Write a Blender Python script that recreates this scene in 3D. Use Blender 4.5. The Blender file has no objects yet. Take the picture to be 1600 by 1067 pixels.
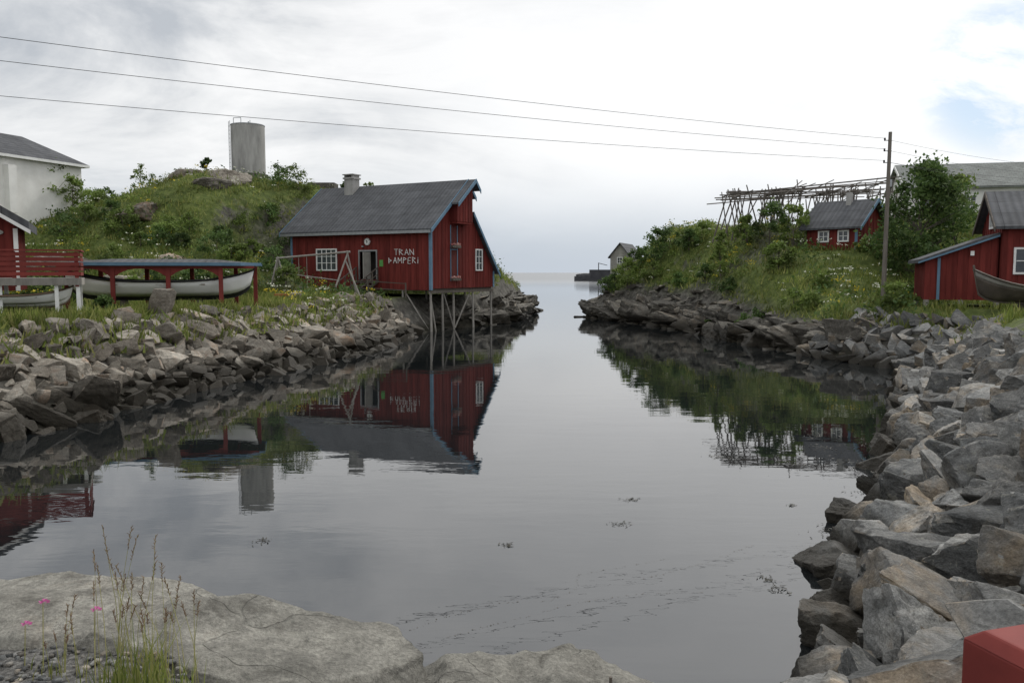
import bpy, bmesh, math, random
import numpy as np
from mathutils import Vector, Matrix, Euler, noise as mn
random.seed(3); RS=np.random.RandomState(11)
sc=bpy.context.scene
sc.view_settings.view_transform='Standard'; sc.view_settings.look='None'; sc.view_settings.exposure=0
COL=sc.collection
# ------------------------------------------------------------ materials
def nt(mat): return mat.node_tree.nodes, mat.node_tree.links
def math_node(ns,ls,op,a,b=None,c=None,clamp=False):
    n=ns.new('ShaderNodeMath'); n.operation=op; n.use_clamp=clamp
    for i,v in enumerate((a,b,c)):
        if v is None: continue
        if isinstance(v,(int,float)): n.inputs[i].default_value=v
        else: ls.new(v,n.inputs[i])
    return n.outputs[0]
def mixc(ns,ls,f,a,b,blend='MIX'):
    n=ns.new('ShaderNodeMix'); n.data_type='RGBA'; n.blend_type=blend
    for s,v in ((n.inputs[0],f),(n.inputs[6],a),(n.inputs[7],b)):
        if isinstance(v,(int,float)): s.default_value=v
        elif isinstance(v,tuple): s.default_value=(v[0],v[1],v[2],1)
        else: ls.new(v,s)
    return n.outputs[2]
def maprange(ns,ls,v,a,b,c=0.,d=1.,smooth=False):
    n=ns.new('ShaderNodeMapRange'); n.clamp=True
    if smooth: n.interpolation_type='SMOOTHSTEP'
    ls.new(v,n.inputs[0])
    for i,k in enumerate((a,b,c,d)): n.inputs[i+1].default_value=k
    return n.outputs[0]
def noisen(ns,ls,vec,scale,detail=4,rough=.55,dist=0.,mapping=None):
    if mapping:
        m=ns.new('ShaderNodeMapping'); m.inputs['Scale'].default_value=mapping; ls.new(vec,m.inputs[0]); vec=m.outputs[0]
    n=ns.new('ShaderNodeTexNoise'); n.inputs['Scale'].default_value=scale; n.inputs['Detail'].default_value=detail
    n.inputs['Roughness'].default_value=rough; n.inputs['Distortion'].default_value=dist
    ls.new(vec,n.inputs['Vector']); return n.outputs['Fac']
def ramp(ns,ls,f,stops):
    n=ns.new('ShaderNodeValToRGB'); e=n.color_ramp.elements
    while len(e)<len(stops): e.new(.5)
    for i,(p,c) in enumerate(stops): e[i].position=p; e[i].color=(c[0],c[1],c[2],1)
    ls.new(f,n.inputs[0]); return n.outputs[0]
def base_mat(name):
    m=bpy.data.materials.new(name); m.use_nodes=True
    ns,ls=nt(m); b=ns['Principled BSDF']; g=ns.new('ShaderNodeNewGeometry')
    return m,ns,ls,b,g
def rand_val(ns,ls,g):
    o=ns.new('ShaderNodeObjectInfo')
    s=math_node(ns,ls,'ADD',o.outputs['Random'],g.outputs['Random Per Island'])
    return math_node(ns,ls,'FRACT',s)
def grey(ns,ls,v):
    vc=ns.new('ShaderNodeCombineColor'); [ls.new(v,vc.inputs[i]) for i in range(3)]; return vc.outputs[0]
def bump(ns,ls,b,h,strength,dist=.05):
    n=ns.new('ShaderNodeBump'); n.inputs['Strength'].default_value=strength; n.inputs['Distance'].default_value=dist
    ls.new(h,n.inputs['Height']); ls.new(n.outputs[0],b.inputs['Normal'])
def simple(name,c1,c2,scale=3.,rough=.75,isl=.3,bmp=.3,bdist=.02,stretch=None,spec=.3,metal=0.):
    m,ns,ls,b,g=base_mat(name)
    p=g.outputs['Position']
    f=noisen(ns,ls,p,scale,6,.6,0,stretch)
    f=maprange(ns,ls,f,.3,.7)
    col=mixc(ns,ls,f,c1,c2)
    r=rand_val(ns,ls,g); v=math_node(ns,ls,'MULTIPLY_ADD',r,isl,1-isl*.5)
    col=mixc(ns,ls,1.,col,grey(ns,ls,v),'MULTIPLY')
    ls.new(col,b.inputs['Base Color']); b.inputs['Roughness'].default_value=rough
    b.inputs['Specular IOR Level'].default_value=spec; b.inputs['Metallic'].default_value=metal
    if bmp>0: bump(ns,ls,b,noisen(ns,ls,p,scale*4,5,.6,0,stretch),bmp,bdist)
    return m
M={}
M['red']=simple('red_paint',(.105,.020,.017),(.175,.033,.027),2.2,.8,.5,.3,.01,(3,3,.4),.15)
M['redrail']=simple('red_rail_paint',(.15,.025,.021),(.22,.038,.03),2.,.7,.3,.2,.01)
M['dred']=simple('dark_red_paint',(.08,.017,.014),(.13,.026,.021),2.2,.8,.3,.3,.01)
M['blue']=simple('blue_trim_paint',(.09,.17,.25),(.14,.24,.33),2.,.6,.2,.15,.01)
M['white']=simple('white_paint',(.66,.66,.64),(.82,.82,.80),2.,.6,.1,.1,.01)
M['wwall']=simple('whitewashed_render',(.68,.67,.64),(.84,.83,.80),.8,.85,.05,.3,.02)
M['glass']=simple('window_glass',(.03,.035,.04),(.08,.09,.10),3.,.08,.3,0,0,None,.6)
M['dark']=simple('interior_shade_paint',(.008,.007,.006),(.02,.018,.016),2.,.9,.2,0)  # near-black colour standing in for the shade indoors
M['wood']=simple('bleached_wood',(.20,.185,.165),(.34,.32,.29),3.,.85,.4,.5,.01,(2,2,.5))
M['pole']=simple('weathered_pole_wood',(.11,.095,.08),(.20,.18,.155),3.,.85,.2,.5,.01,(3,3,.3))
M['dwood']=simple('weathered_dark_wood',(.07,.06,.05),(.14,.12,.10),3.,.85,.4,.5,.01,(2,2,.5))
M['rwood']=simple('grey_brown_rack_timber',(.10,.085,.075),(.20,.18,.16),3.,.85,.5,.5,.01)
M['concrete']=simple('concrete',(.24,.235,.225),(.46,.45,.43),1.2,.9,.1,.5,.02,(1.5,1.5,.35))
M['black']=simple('black_tar_paint',(.012,.012,.013),(.03,.03,.03),2.,.5,.2,.1)
M['hull']=simple('oiled_boat_wood',(.10,.065,.04),(.17,.12,.08),2.,.6,.2,.2)
M['boatwhite']=simple('fresh_white_boat_paint',(.80,.80,.79),(.88,.88,.87),2.,.45,.05,.1,.01)
M['greyhull']=simple('grey_boat_wood',(.22,.21,.19),(.33,.32,.29),2.,.7,.2,.2)
M['darkhull']=simple('dark_boat_wood',(.06,.05,.04),(.12,.10,.08),2.,.6,.2,.3)
M['metal']=simple('galvanised_steel',(.25,.26,.27),(.38,.39,.4),4.,.5,.1,.1,.01,None,.5,.6)
M['wire']=simple('cable_black',(.03,.03,.03),(.05,.05,.05),4.,.6,.1,0)
M['green']=simple('green_plastic',(.08,.25,.06),(.11,.32,.08),4.,.5,.1,0)
M['orange']=simple('terracotta',(.28,.08,.03),(.36,.11,.05),4.,.8,.1,.1)
M['stalk']=simple('dry_grass_stalk',(.24,.25,.08),(.36,.32,.14),6.,.8,.5,0)
M['seed']=simple('brown_seed_heads',(.13,.085,.055),(.24,.17,.11),6.,.8,.5,0)
M['pink']=simple('pink_petals',(.42,.05,.22),(.55,.09,.32),20.,.7,.3,0)
M['redflower']=simple('red_white_petals',(.5,.06,.05),(.6,.5,.45),3.,.7,.8,0)
M['weed']=simple('dark_seaweed',(.012,.011,.006),(.03,.026,.012),6.,.5,.5,0)
M['dstone']=simple('dark_distant_stone',(.035,.036,.04),(.07,.07,.075),.5,.9,.3,.4,.1)
def roofmat(name,c1,c2,bw=1.,rh=.55,bs=.5,ribs=True):
    m,ns,ls,b,g=base_mat(name); tc=ns.new('ShaderNodeTexCoord')
    p=tc.outputs['Object']
    br=ns.new('ShaderNodeTexBrick'); br.inputs['Scale'].default_value=1; br.offset=0. if ribs else .5
    sx=ns.new('ShaderNodeSeparateXYZ'); ls.new(p,sx.inputs[0])
    cm=ns.new('ShaderNodeCombineXYZ'); ls.new(sx.outputs[0],cm.inputs[0])
    sl=math_node(ns,ls,'ADD',sx.outputs[1],math_node(ns,ls,'MULTIPLY',sx.outputs[2],.6)); ls.new(sl,cm.inputs[1])
    ls.new(cm.outputs[0],br.inputs['Vector'])
    br.inputs['Brick Width'].default_value=bw; br.inputs['Row Height'].default_value=rh
    br.inputs['Mortar Size'].default_value=.015; br.inputs['Mortar'].default_value=(.4,.4,.4,1)
    br.inputs['Color1'].default_value=(.86,.86,.86,1); br.inputs['Color2'].default_value=(1.14,1.14,1.14,1)
    f=maprange(ns,ls,noisen(ns,ls,p,1.1,7,.65),.3,.7)
    col=mixc(ns,ls,f,c1,c2); col=mixc(ns,ls,.85,col,br.outputs['Color'],'MULTIPLY')
    h=math_node(ns,ls,'ADD',br.outputs['Fac'],noisen(ns,ls,p,9,4))
    if ribs:
        rb_=math_node(ns,ls,'SINE',math_node(ns,ls,'MULTIPLY',sx.outputs[0],2*math.pi/.32))
        col=mixc(ns,ls,1.,col,grey(ns,ls,maprange(ns,ls,rb_,-1,1,.84,1.1)),'MULTIPLY'); h=math_node(ns,ls,'ADD',h,math_node(ns,ls,'MULTIPLY',rb_,-.8))
    ls.new(col,b.inputs['Base Color']); b.inputs['Roughness'].default_value=.8; b.inputs['Specular IOR Level'].default_value=.25
    bump(ns,ls,b,h,bs,-.02)
    return m
M['roof']=roofmat('grey_ribbed_roofing_sheets',(.06,.062,.067),(.11,.113,.12),1.9,1.15)
M['slate']=roofmat('pale_slate_roof',(.13,.14,.13),(.22,.235,.22),.52,.29,.5,False)
def rockmat(name,stops,wet=True,isl=.6,fs=1.6,crack=0.,wz=(.35,.75)):
    m,ns,ls,b,g=base_mat(name); p=g.outputs['Position']
    r=rand_val(ns,ls,g)
    mixf=math_node(ns,ls,'ADD',math_node(ns,ls,'MULTIPLY',noisen(ns,ls,p,fs,8,.65,.4),.75),math_node(ns,ls,'MULTIPLY',r,.32))
    col=ramp(ns,ls,mixf,stops)
    v=math_node(ns,ls,'MULTIPLY_ADD',math_node(ns,ls,'FRACT',math_node(ns,ls,'MULTIPLY',r,7.13)),isl,1-isl*.5)
    col=mixc(ns,ls,1.,col,grey(ns,ls,v),'MULTIPLY')
    fine=noisen(ns,ls,p,38,5,.7)
    col=mixc(ns,ls,1.,col,grey(ns,ls,maprange(ns,ls,fine,.35,.68,.7,1.28)),'MULTIPLY')
    vein=noisen(ns,ls,p,3.,6,.6,1.2,(1,1,3.5))
    col=mixc(ns,ls,1.,col,grey(ns,ls,maprange(ns,ls,vein,.35,.65,.72,1.25)),'MULTIPLY')
    lic=maprange(ns,ls,noisen(ns,ls,p,5.5,6,.7,.3),.58,.66)
    col=mixc(ns,ls,math_node(ns,ls,'MULTIPLY',lic,.45),col,(.34,.33,.28))
    drk=maprange(ns,ls,noisen(ns,ls,p,2.3,8,.75,.6),.53,.66)
    col=mixc(ns,ls,math_node(ns,ls,'MULTIPLY',drk,.6),col,(.065,.058,.046))
    if wet:
        s=ns.new('ShaderNodeSeparateXYZ'); ls.new(p,s.inputs[0])
        zz=math_node(ns,ls,'ADD',s.outputs[2],math_node(ns,ls,'MULTIPLY',math_node(ns,ls,'SUBTRACT',noisen(ns,ls,p,1.3,3),.5),.5))
        w=maprange(ns,ls,zz,wz[0],wz[1],1,0)
        col=mixc(ns,ls,math_node(ns,ls,'MULTIPLY',w,.93),col,(.022,.018,.011))
        ls.new(math_node(ns,ls,'MULTIPLY_ADD',w,-.25,.88),b.inputs['Roughness'])
    else: b.inputs['Roughness'].default_value=.88
    ls.new(col,b.inputs['Base Color']); b.inputs['Specular IOR Level'].default_value=.3
    h=math_node(ns,ls,'ADD',noisen(ns,ls,p,6,8,.7,.5),math_node(ns,ls,'MULTIPLY',fine,.35))
    if crack:
        dn=ns.new('ShaderNodeTexNoise'); dn.inputs['Scale'].default_value=.8; dn.inputs['Detail'].default_value=3; ls.new(p,dn.inputs['Vector'])
        ln=math_node(ns,ls,'ABSOLUTE',math_node(ns,ls,'SUBTRACT',dn.outputs['Fac'],.5)); ck=maprange(ns,ls,ln,0,.004,0,1)
        h=math_node(ns,ls,'ADD',h,math_node(ns,ls,'MULTIPLY',ck,crack))
    bump(ns,ls,b,h,.9,.08)
    return m
M['rockL']=rockmat('tan_grey_rock',[(.25,(.11,.092,.07)),(.45,(.205,.18,.147)),(.62,(.31,.283,.24)),(.80,(.28,.185,.12))],isl=1.0,wz=(.5,.95))
M['rockR']=rockmat('blue_grey_rock',[(.25,(.085,.088,.088)),(.42,(.155,.157,.153)),(.58,(.25,.245,.23)),(.74,(.32,.26,.19))],isl=1.0,wz=(.25,.55))
M['rockF']=rockmat('pale_granite',[(.2,(.13,.125,.105)),(.42,(.24,.23,.20)),(.6,(.32,.305,.265)),(.8,(.30,.255,.20))],True,.15,2.4,.3)
M['rockN']=rockmat('shore_bedrock',[(.25,(.05,.046,.039)),(.45,(.10,.092,.079)),(.62,(.17,.157,.133)),(.8,(.23,.19,.145))],isl=.8,wz=(.5,1.0))
def leafmat(name,c1,c2,c3,trans=.4):
    m,ns,ls,b,g=base_mat(name)
    r=g.outputs['Random Per Island']
    col=ramp(ns,ls,r,[(0,c1),(.55,c2),(1,c3)])
    n=maprange(ns,ls,noisen(ns,ls,g.outputs['Position'],.45,4),.35,.65,.55,1.4)
    col=mixc(ns,ls,1.,col,grey(ns,ls,n),'MULTIPLY')
    ls.new(col,b.inputs['Base Color']); b.inputs['Roughness'].default_value=.6; b.inputs['Specular IOR Level'].default_value=.25
    t=ns.new('ShaderNodeBsdfTranslucent'); ls.new(col,t.inputs[0]); mx=ns.new('ShaderNodeMixShader'); mx.inputs[0].default_value=trans
    ls.new(b.outputs[0],mx.inputs[1]); ls.new(t.outputs[0],mx.inputs[2]); ls.new(mx.outputs[0],ns['Material Output'].inputs[0])
    return m
M['leaf']=leafmat('birch_leaves',(.09,.13,.028),(.15,.215,.05),(.24,.30,.09))
M['leafd']=leafmat('dark_leaves',(.045,.085,.024),(.085,.14,.038),(.14,.20,.065))
M['grass']=leafmat('grass_blades',(.10,.14,.028),(.18,.22,.05),(.32,.31,.11))
M['umbel']=simple('white_umbels',(.55,.56,.42),(.7,.7,.58),3,.8,.4,0)
M['yellow']=simple('yellow_flowers',(.55,.42,.02),(.6,.5,.06),3,.8,.3,0)
# ------------------------------------------------------------ mesh helpers
def link(o,parent=None):
    COL.objects.link(o)
    if parent: o.parent=parent
    return o
def top(o,label,cat,group=None):
    o['label']=label; o['category']=cat
    if group: o['group']=group
    return o
def empty(name,loc,rz,label,cat,group=None):
    o=bpy.data.objects.new(name,None); o.location=loc; o.rotation_euler=(0,0,rz); o.empty_display_size=.5
    link(o); return top(o,label,cat,group)
class MB:
    def __init__(s): s.v=[]; s.f=[]
    def prism(s,pts,off):
        n=len(pts); b=len(s.v); off=Vector(off)
        s.v+= [Vector(p) for p in pts]+[Vector(p)+off for p in pts]
        s.f.append(tuple(b+i for i in range(n))[::-1]); s.f.append(tuple(b+n+i for i in range(n)))
        for i in range(n):
            j=(i+1)%n; s.f.append((b+i,b+j,b+n+j,b+n+i))
        return s
    def box(s,x0,x1,y0,y1,z0,z1): return s.prism([(x0,y0,z0),(x1,y0,z0),(x1,y1,z0),(x0,y1,z0)],(0,0,z1-z0))
    def beam(s,p,q,r,r2=None,n=6,sq=None):
        p=Vector(p); q=Vector(q); d=(q-p).normalized(); r2=r if r2 is None else r2
        a=d.cross(Vector((0,0,1))); a=Vector((1,0,0)) if a.length<.01 else a.normalized(); c=d.cross(a)
        if n==4: angs=[math.pi/4+i*math.pi/2 for i in range(4)]
        else: angs=[2*math.pi*i/n for i in range(n)]
        b=len(s.v)
        for cen,rr in ((p,r),(q,r2)):
            for t in angs: s.v.append(cen+a*math.cos(t)*rr+c*math.sin(t)*rr)
        s.f.append(tuple(b+i for i in range(n))[::-1]); s.f.append(tuple(b+n+i for i in range(n)))
        for i in range(n):
            j=(i+1)%n; s.f.append((b+i,b+j,b+n+j,b+n+i))
        return s
    def path(s,pts,r,n=5):
        for a,b in zip(pts[:-1],pts[1:]): s.beam(a,b,r,n=n)
        return s
    def obj(s,name,mat,parent=None,smooth=False,bev=0):
        me=bpy.data.meshes.new(name); me.from_pydata([tuple(v) for v in s.v],[],s.f)
        bm=bmesh.new(); bm.from_mesh(me); bmesh.ops.recalc_face_normals(bm,faces=bm.faces)
        if bev: bmesh.ops.bevel(bm,geom=bm.edges[:],offset=bev,segments=2,affect='EDGES',profile=.6)
        bm.to_mesh(me); bm.free()
        me.materials.append(mat)
        if smooth: me.shade_smooth()
        return link(bpy.data.objects.new(name,me),parent)
def np_mesh(name,V,F,mat,smooth=False,sharp=None):
    me=bpy.data.meshes.new(name); k=F.shape[1]
    me.vertices.add(len(V)); me.vertices.foreach_set('co',V.astype(np.float32).ravel())
    me.loops.add(F.size); me.loops.foreach_set('vertex_index',F.astype(np.int32).ravel())
    me.polygons.add(len(F)); me.polygons.foreach_set('loop_start',np.arange(0,F.size,k,dtype=np.int32))
    me.polygons.foreach_set('loop_total',np.full(len(F),k,dtype=np.int32))
    me.update(calc_edges=True); me.validate()
    if smooth: me.shade_smooth()
    if sharp: me.shade_smooth(); me.set_sharp_from_angle(angle=math.radians(sharp))
    me.materials.append(mat); return me
# ------------------------------------------------------------ terrain
_R=np.random.RandomState(7).rand(256,256)
def vn(x,y):
    xi=np.floor(x).astype(int); yi=np.floor(y).astype(int); fx=x-xi; fy=y-yi
    fx=fx*fx*(3-2*fx); fy=fy*fy*(3-2*fy)
    g=lambda a,b:_R[a&255,b&255]
    return (g(xi,yi)*(1-fx)+g(xi+1,yi)*fx)*(1-fy)+(g(xi,yi+1)*(1-fx)+g(xi+1,yi+1)*fx)*fy
def fbm(x,y,o=4):
    s=0;a=.5
    for i in range(o): s=s+a*(vn(x*2**i+i*17.3,y*2**i+i*9.1)-.5); a*=.5
    return s*2
def sm(t): t=np.clip(t,0,1); return t*t*(3-2*t)
WP=np.array([(-13,6.4),(-6,6.7),(0,6.9),(2.4,6.9),(3.4,8.0),(4.0,9.6),(5.0,11.4),(7.2,15.3),(9.3,19.4),(13.1,27.2),(16.4,33.4),
 (15.0,36.6),(13.8,42),(13.3,47),(11.8,56),(9.9,64),(6.5,73.6),(9.5,80),(12,95),(12.3,112),(18,122),(160,135),(3000,400),(3000,4000),(-3000,4000),(-3000,300),
 (-160,118),(-40,104),(-10,98),(.6,93),(2.6,87),(1.2,76),(.2,68),(-1.8,62),(-5.0,57.5),(-6.3,52),(-6.9,43),(-9.2,33.6),(-10.9,27.4),(-12.2,19.5),(-15.5,14),(-16,9)])
def sdist(x,y):
    x=np.asarray(x,float); y=np.asarray(y,float); best=np.full(x.shape,1e9); ins=np.zeros(x.shape,bool)
    n=len(WP)
    for i in range(n):
        ax,ay=WP[i]; bx,by=WP[(i+1)%n]; dx,dy=bx-ax,by-ay
        t=np.clip(((x-ax)*dx+(y-ay)*dy)/(dx*dx+dy*dy),0,1)
        best=np.minimum(best,np.hypot(x-ax-t*dx,y-ay-t*dy))
        c=((ay>y)!=(by>y)); 
        with np.errstate(divide='ignore',invalid='ignore'): xx=ax+(y-ay)*dx/(dy if dy!=0 else 1e-9)
        ins^=c&(x<xx)
    return np.where(ins,-best,best)
def pad(z,x,y,ox,oy,a,x0,x1,y0,y1,h,fall=3.,only_lower=True):
    lx=(x-ox)*math.cos(a)+(y-oy)*math.sin(a); ly=-(x-ox)*math.sin(a)+(y-oy)*math.cos(a)
    dd=np.hypot(np.maximum(np.maximum(x0-lx,lx-x1),0),np.maximum(np.maximum(y0-ly,ly-y1),0))
    m=1-sm(dd/fall); t=np.minimum(z,h) if only_lower else h
    return z*(1-m)+t*m
HA=math.radians(-28.8); HO=(-16.3,61.0)
def H(x,y):
    x=np.asarray(x,float); y=np.asarray(y,float); d=sdist(x,y)
    topz=1.9+.5*sm((y-8)/8); w=3.4-1.2*sm((y-50)/8)
    w=w-1.3*sm((-x-1.3)/.8)*(y<9)
    land=topz*np.clip(d/w,0,1)**.95
    z=np.where(d>0,land,np.maximum(d*.6,-3))
    k=sm(d/4.5)
    hl=6.5*sm((y-46)/16)*sm((-x-4)/12)*(1-sm((y-85)/12))*(1-.17*sm((-x-25)/7))+2.7*np.exp(-((x+22)**2/98+(y-70)**2/128))
    hl+=5.0*np.exp(-((x+6)**2/34+(y-76)**2/98))
    hr=5.0*sm((y-41)/18)*sm((x-5)/11)*(1-sm((y-78)/14))
    z=z+k*hl+sm(d/7.)*hr+k*3.0*np.exp(-((x-17)**2/36+(y-112)**2/60))
    n=fbm(x*.16,y*.16,5); z=z+sm((d-1)/3)*n*1.4*sm((y-40)/14)
    n2=np.abs(fbm(x*.5+9,y*.5+3,4)); rocky=sm((y-50)/8)*sm(d/1.)*(1-sm((d-5)/3))
    z=z+rocky*(n2*1.1-.25)
    z=z+sm(d/1.)*.08*fbm(x*1.3,y*1.3,3)
    z=pad(z,x,y,HO[0],HO[1],HA,.5,13,-4,8.6,2.3,4.5)
    z=pad(z,x,y,21.7,36.5,math.radians(-20),-3.5,9,-4,5,2.5,3.)
    z=pad(z,x,y,21.4,51.2,math.radians(-47.8),-3.5,.5,-.5,4.2,5.35,2.5,False)
    z=pad(z,x,y,-16,38,.3,-5,5,-3,3,2.35,2.)
    return z
def Hs(x,y): return float(H(np.array([x]),np.array([y]))[0])
def axis(a,b,c,d,fine,coarse):
    return np.concatenate([np.arange(a,b,coarse),np.arange(b,c,fine),np.arange(c,d+coarse,coarse)])
gx=axis(-160,-46,46,160,.36,3.); gy=axis(-60,-3,98,138,.36,3.)
X,Y=np.meshgrid(gx,gy); Z=H(X,Y); D=sdist(X,Y)
V=np.stack([X.ravel(),Y.ravel(),Z.ravel()],1); nx=len(gx); ny=len(gy)
I=(np.arange(ny-1)[:,None]*nx+np.arange(nx-1)[None,:]).ravel()
F=np.stack([I,I+1,I+1+nx,I+nx],1)
gm,ns,ls,b,g=base_mat('ground_cover'); p=g.outputs['Position']
ag=ns.new('ShaderNodeAttribute'); ag.attribute_name='grassmask'; av=ns.new('ShaderNodeAttribute'); av.attribute_name='gravelmask'
n1=noisen(ns,ls,p,.35,6,.6); n2=noisen(ns,ls,p,2.4,7,.65); n3=noisen(ns,ls,p,26,4,.7)
gr=ramp(ns,ls,n2,[(.3,(.055,.075,.018)),(.48,(.095,.125,.032)),(.6,(.145,.175,.048)),(.72,(.20,.195,.075))])
rk=ramp(ns,ls,n2,[(.3,(.045,.042,.037)),(.5,(.11,.103,.09)),(.65,(.19,.18,.157))])
gv=ramp(ns,ls,n3,[(.35,(.07,.067,.062)),(.5,(.145,.14,.13)),(.65,(.26,.25,.235))])
sn=ns.new('ShaderNodeSeparateXYZ'); ls.new(g.outputs['True Normal'],sn.inputs[0])
flat=maprange(ns,ls,math_node(ns,ls,'ADD',sn.outputs[2],math_node(ns,ls,'MULTIPLY',math_node(ns,ls,'SUBTRACT',n1,.5),.5)),.36,.5)
col=mixc(ns,ls,math_node(ns,ls,'MULTIPLY',flat,ag.outputs['Fac']),rk,gr)
gmk=maprange(ns,ls,math_node(ns,ls,'ADD',av.outputs['Fac'],math_node(ns,ls,'MULTIPLY',math_node(ns,ls,'SUBTRACT',n2,.5),.9)),.4,.6)
col=mixc(ns,ls,gmk,col,gv)
sz=ns.new('ShaderNodeSeparateXYZ'); ls.new(p,sz.inputs[0]); w=maprange(ns,ls,sz.outputs[2],.35,.8,1,0)
col=mixc(ns,ls,math_node(ns,ls,'MULTIPLY',w,.9),col,(.02,.018,.011))
ls.new(col,b.inputs['Base Color']); b.inputs['Roughness'].default_value=.9; b.inputs['Specular IOR Level'].default_value=.2
bump(ns,ls,b,math_node(ns,ls,'ADD',n3,noisen(ns,ls,p,5,6)),.8,.08)
me=np_mesh('ground',V,F,gm,True)
grassm=sm((D-1.6)/1.0)*(1-.6*sm((fbm(X*.22+5,Y*.22)-.28)/.12)); grassm=np.where(Y<9,0.15,grassm)
leftroad=np.exp(-((D-5.2)/.8)**2)*(X<-9)*(Y>14)*(Y<40)*.6
rightroad=sm((X-13)/4)*sm((D-4.5)/1.5)*(1-sm((Y-34)/3))*(Y>8)*.9
near=(Y<9)*sm((D-1)/1)
grav=np.maximum(np.maximum(leftroad,rightroad),near)
for nm,arr in (('grassmask',grassm),('gravelmask',grav)):
    a=me.attributes.new(nm,'FLOAT','POINT'); a.data.foreach_set('value',arr.ravel().astype(np.float32))
o=link(bpy.data.objects.new('ground',me)); o['kind']='structure'
# ------------------------------------------------------------ water
wm,ns,ls,b,g=base_mat('harbour_water'); p=g.outputs['Position']
b.inputs['Base Color'].default_value=(.010,.012,.013,1); b.inputs['IOR'].default_value=2.2
sw_=ns.new('ShaderNodeSeparateXYZ'); ls.new(p,sw_.inputs[0])
ls.new(maprange(ns,ls,sw_.outputs[1],90,500,.012,.26,True),b.inputs['Roughness'])
a1=noisen(ns,ls,p,.9,4,.5,.2,(.45,1.3,1)); a2=noisen(ns,ls,p,6,2,.5,0,(.6,1.2,1))
calm=maprange(ns,ls,noisen(ns,ls,p,.08,3,.5,0,(.6,1.4,1)),.35,.65,.25,1.)
hh=math_node(ns,ls,'MULTIPLY',math_node(ns,ls,'ADD',a1,math_node(ns,ls,'MULTIPLY',a2,.06)),calm)
bump(ns,ls,b,hh,.06,.12)
me=bpy.data.meshes.new('sea_water'); me.from_pydata([(-4000,-200,0),(4000,-200,0),(4000,7000,0),(-4000,7000,0)],[],[(0,1,2,3)]); me.materials.append(wm)
o=link(bpy.data.objects.new('sea_water',me)); o['kind']='structure'
# ------------------------------------------------------------ rocks
def block_rock(seed,ncut,dims=(1,1,1),detail=2,amp=.03,lo=.45,hi=.8,bev=.03,freq=2.):
    """angular quarried block: a skewed cube split by random fracture planes"""
    r=np.random.RandomState(seed+500); bm=bmesh.new(); bmesh.ops.create_cube(bm,size=1.7)
    sk=Matrix(((1,r.uniform(-.3,.3),r.uniform(-.3,.3)),(0,1,r.uniform(-.3,.3)),(0,0,1))).to_4x4(); bm.transform(sk)
    for i in range(ncut):
        n=Vector(r.normal(size=3)).normalized(); h=r.uniform(lo,hi)
        res=bmesh.ops.bisect_plane(bm,geom=bm.verts[:]+bm.edges[:]+bm.faces[:],plane_co=n*h,plane_no=n,clear_outer=True)
        ed=[e for e in res['geom_cut'] if isinstance(e,bmesh.types.BMEdge)]
        if len(ed)>2:
            try: bmesh.ops.contextual_create(bm,geom=ed)
            except Exception: pass
    bmesh.ops.remove_doubles(bm,verts=bm.verts,dist=.02)
    if bev: bmesh.ops.bevel(bm,geom=bm.edges[:],offset=bev,segments=1,affect='EDGES',profile=.5,clamp_overlap=True)
    bmesh.ops.triangulate(bm,faces=bm.faces)
    for k in range(detail):
        L=.5/(2**k); ed=[e for e in bm.edges if e.calc_length()>L]
        if ed: bmesh.ops.subdivide_edges(bm,edges=ed,cuts=1); bmesh.ops.triangulate(bm,faces=bm.faces)
    bmesh.ops.recalc_face_normals(bm,faces=bm.faces)
    off=Vector((seed*3.7,0,0))
    if detail:
        bm.normal_update()
        for v in bm.verts:
            d=mn.fractal(v.co*freq+off,1.,2.,4)+.6*mn.fractal(v.co*freq*3+off,1.,2.,3); v.co+=v.normal*d*amp
    V=np.array([v.co[:] for v in bm.verts])*np.array(dims); F=np.array([[v.index for v in f.verts] for f in bm.faces]); bm.free()
    return V,F
NV=22
vd=[(1,RS.uniform(.6,.95),RS.uniform(.4,.8)) for s in range(NV)]
var=[block_rock(s,6+s%4,vd[s],4,.055,bev=.022) for s in range(NV)]
varmd=[block_rock(s,6+s%4,vd[s],1,.03) for s in range(NV)]
varlo=[block_rock(s,6+s%4,vd[s],0,0,bev=0) for s in range(NV)]
def rock_data(key): return [np_mesh('boulder_%s'%key,v,f,M[key],sharp=22) for v,f in var]
RD={k:rock_data(k) for k in ('rockL','rockR','rockN')}
def scatter(region,n,rmin,rmax,key,pw=2.2,xb=(-20,20),yb=(5,80),spacing=.72,flat=1.,seed=1,big=0,bigr=.9):
    r=np.random.RandomState(seed); xs=r.uniform(*xb,n*30); ys=r.uniform(*yb,n*30); d=sdist(xs,ys); ok=region(xs,ys,d)
    xs=xs[ok][:n]; ys=ys[ok][:n]; d=d[ok][:n]; rad=rmin+(rmax-rmin)*r.rand(len(xs))**pw
    rad[:big]=r.uniform(rmax,bigr,min(big,len(rad))); od=np.argsort(-rad); xs=xs[od]; ys=ys[od]; rad=rad[od]
    hz=H(xs,ys); cells={}; out=[]
    for x,y,z,q in zip(xs,ys,hz,rad):
        c=(int(x//1.8),int(y//1.8)); bad=False
        for i in (-1,0,1):
            for j in (-1,0,1):
                for (a,bb,rr) in cells.get((c[0]+i,c[1]+j),()):
                    if (a-x)**2+(bb-y)**2<(spacing*(rr+q))**2: bad=True;break
                if bad: break
            if bad: break
        if bad: continue
        cells.setdefault(c,[]).append((x,y,q)); out.append((x,y,z,q,key,flat))
    return out
rocks=[]
rocks+=scatter(lambda x,y,d:(d>-.45)&(d<3.15)&(x<-5)&~((y>53)&(x>-9.5)),20000,.10,.38,'rockL',2.4,(-22,-5),(12,56),.60,1,1,60,.72)
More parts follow.
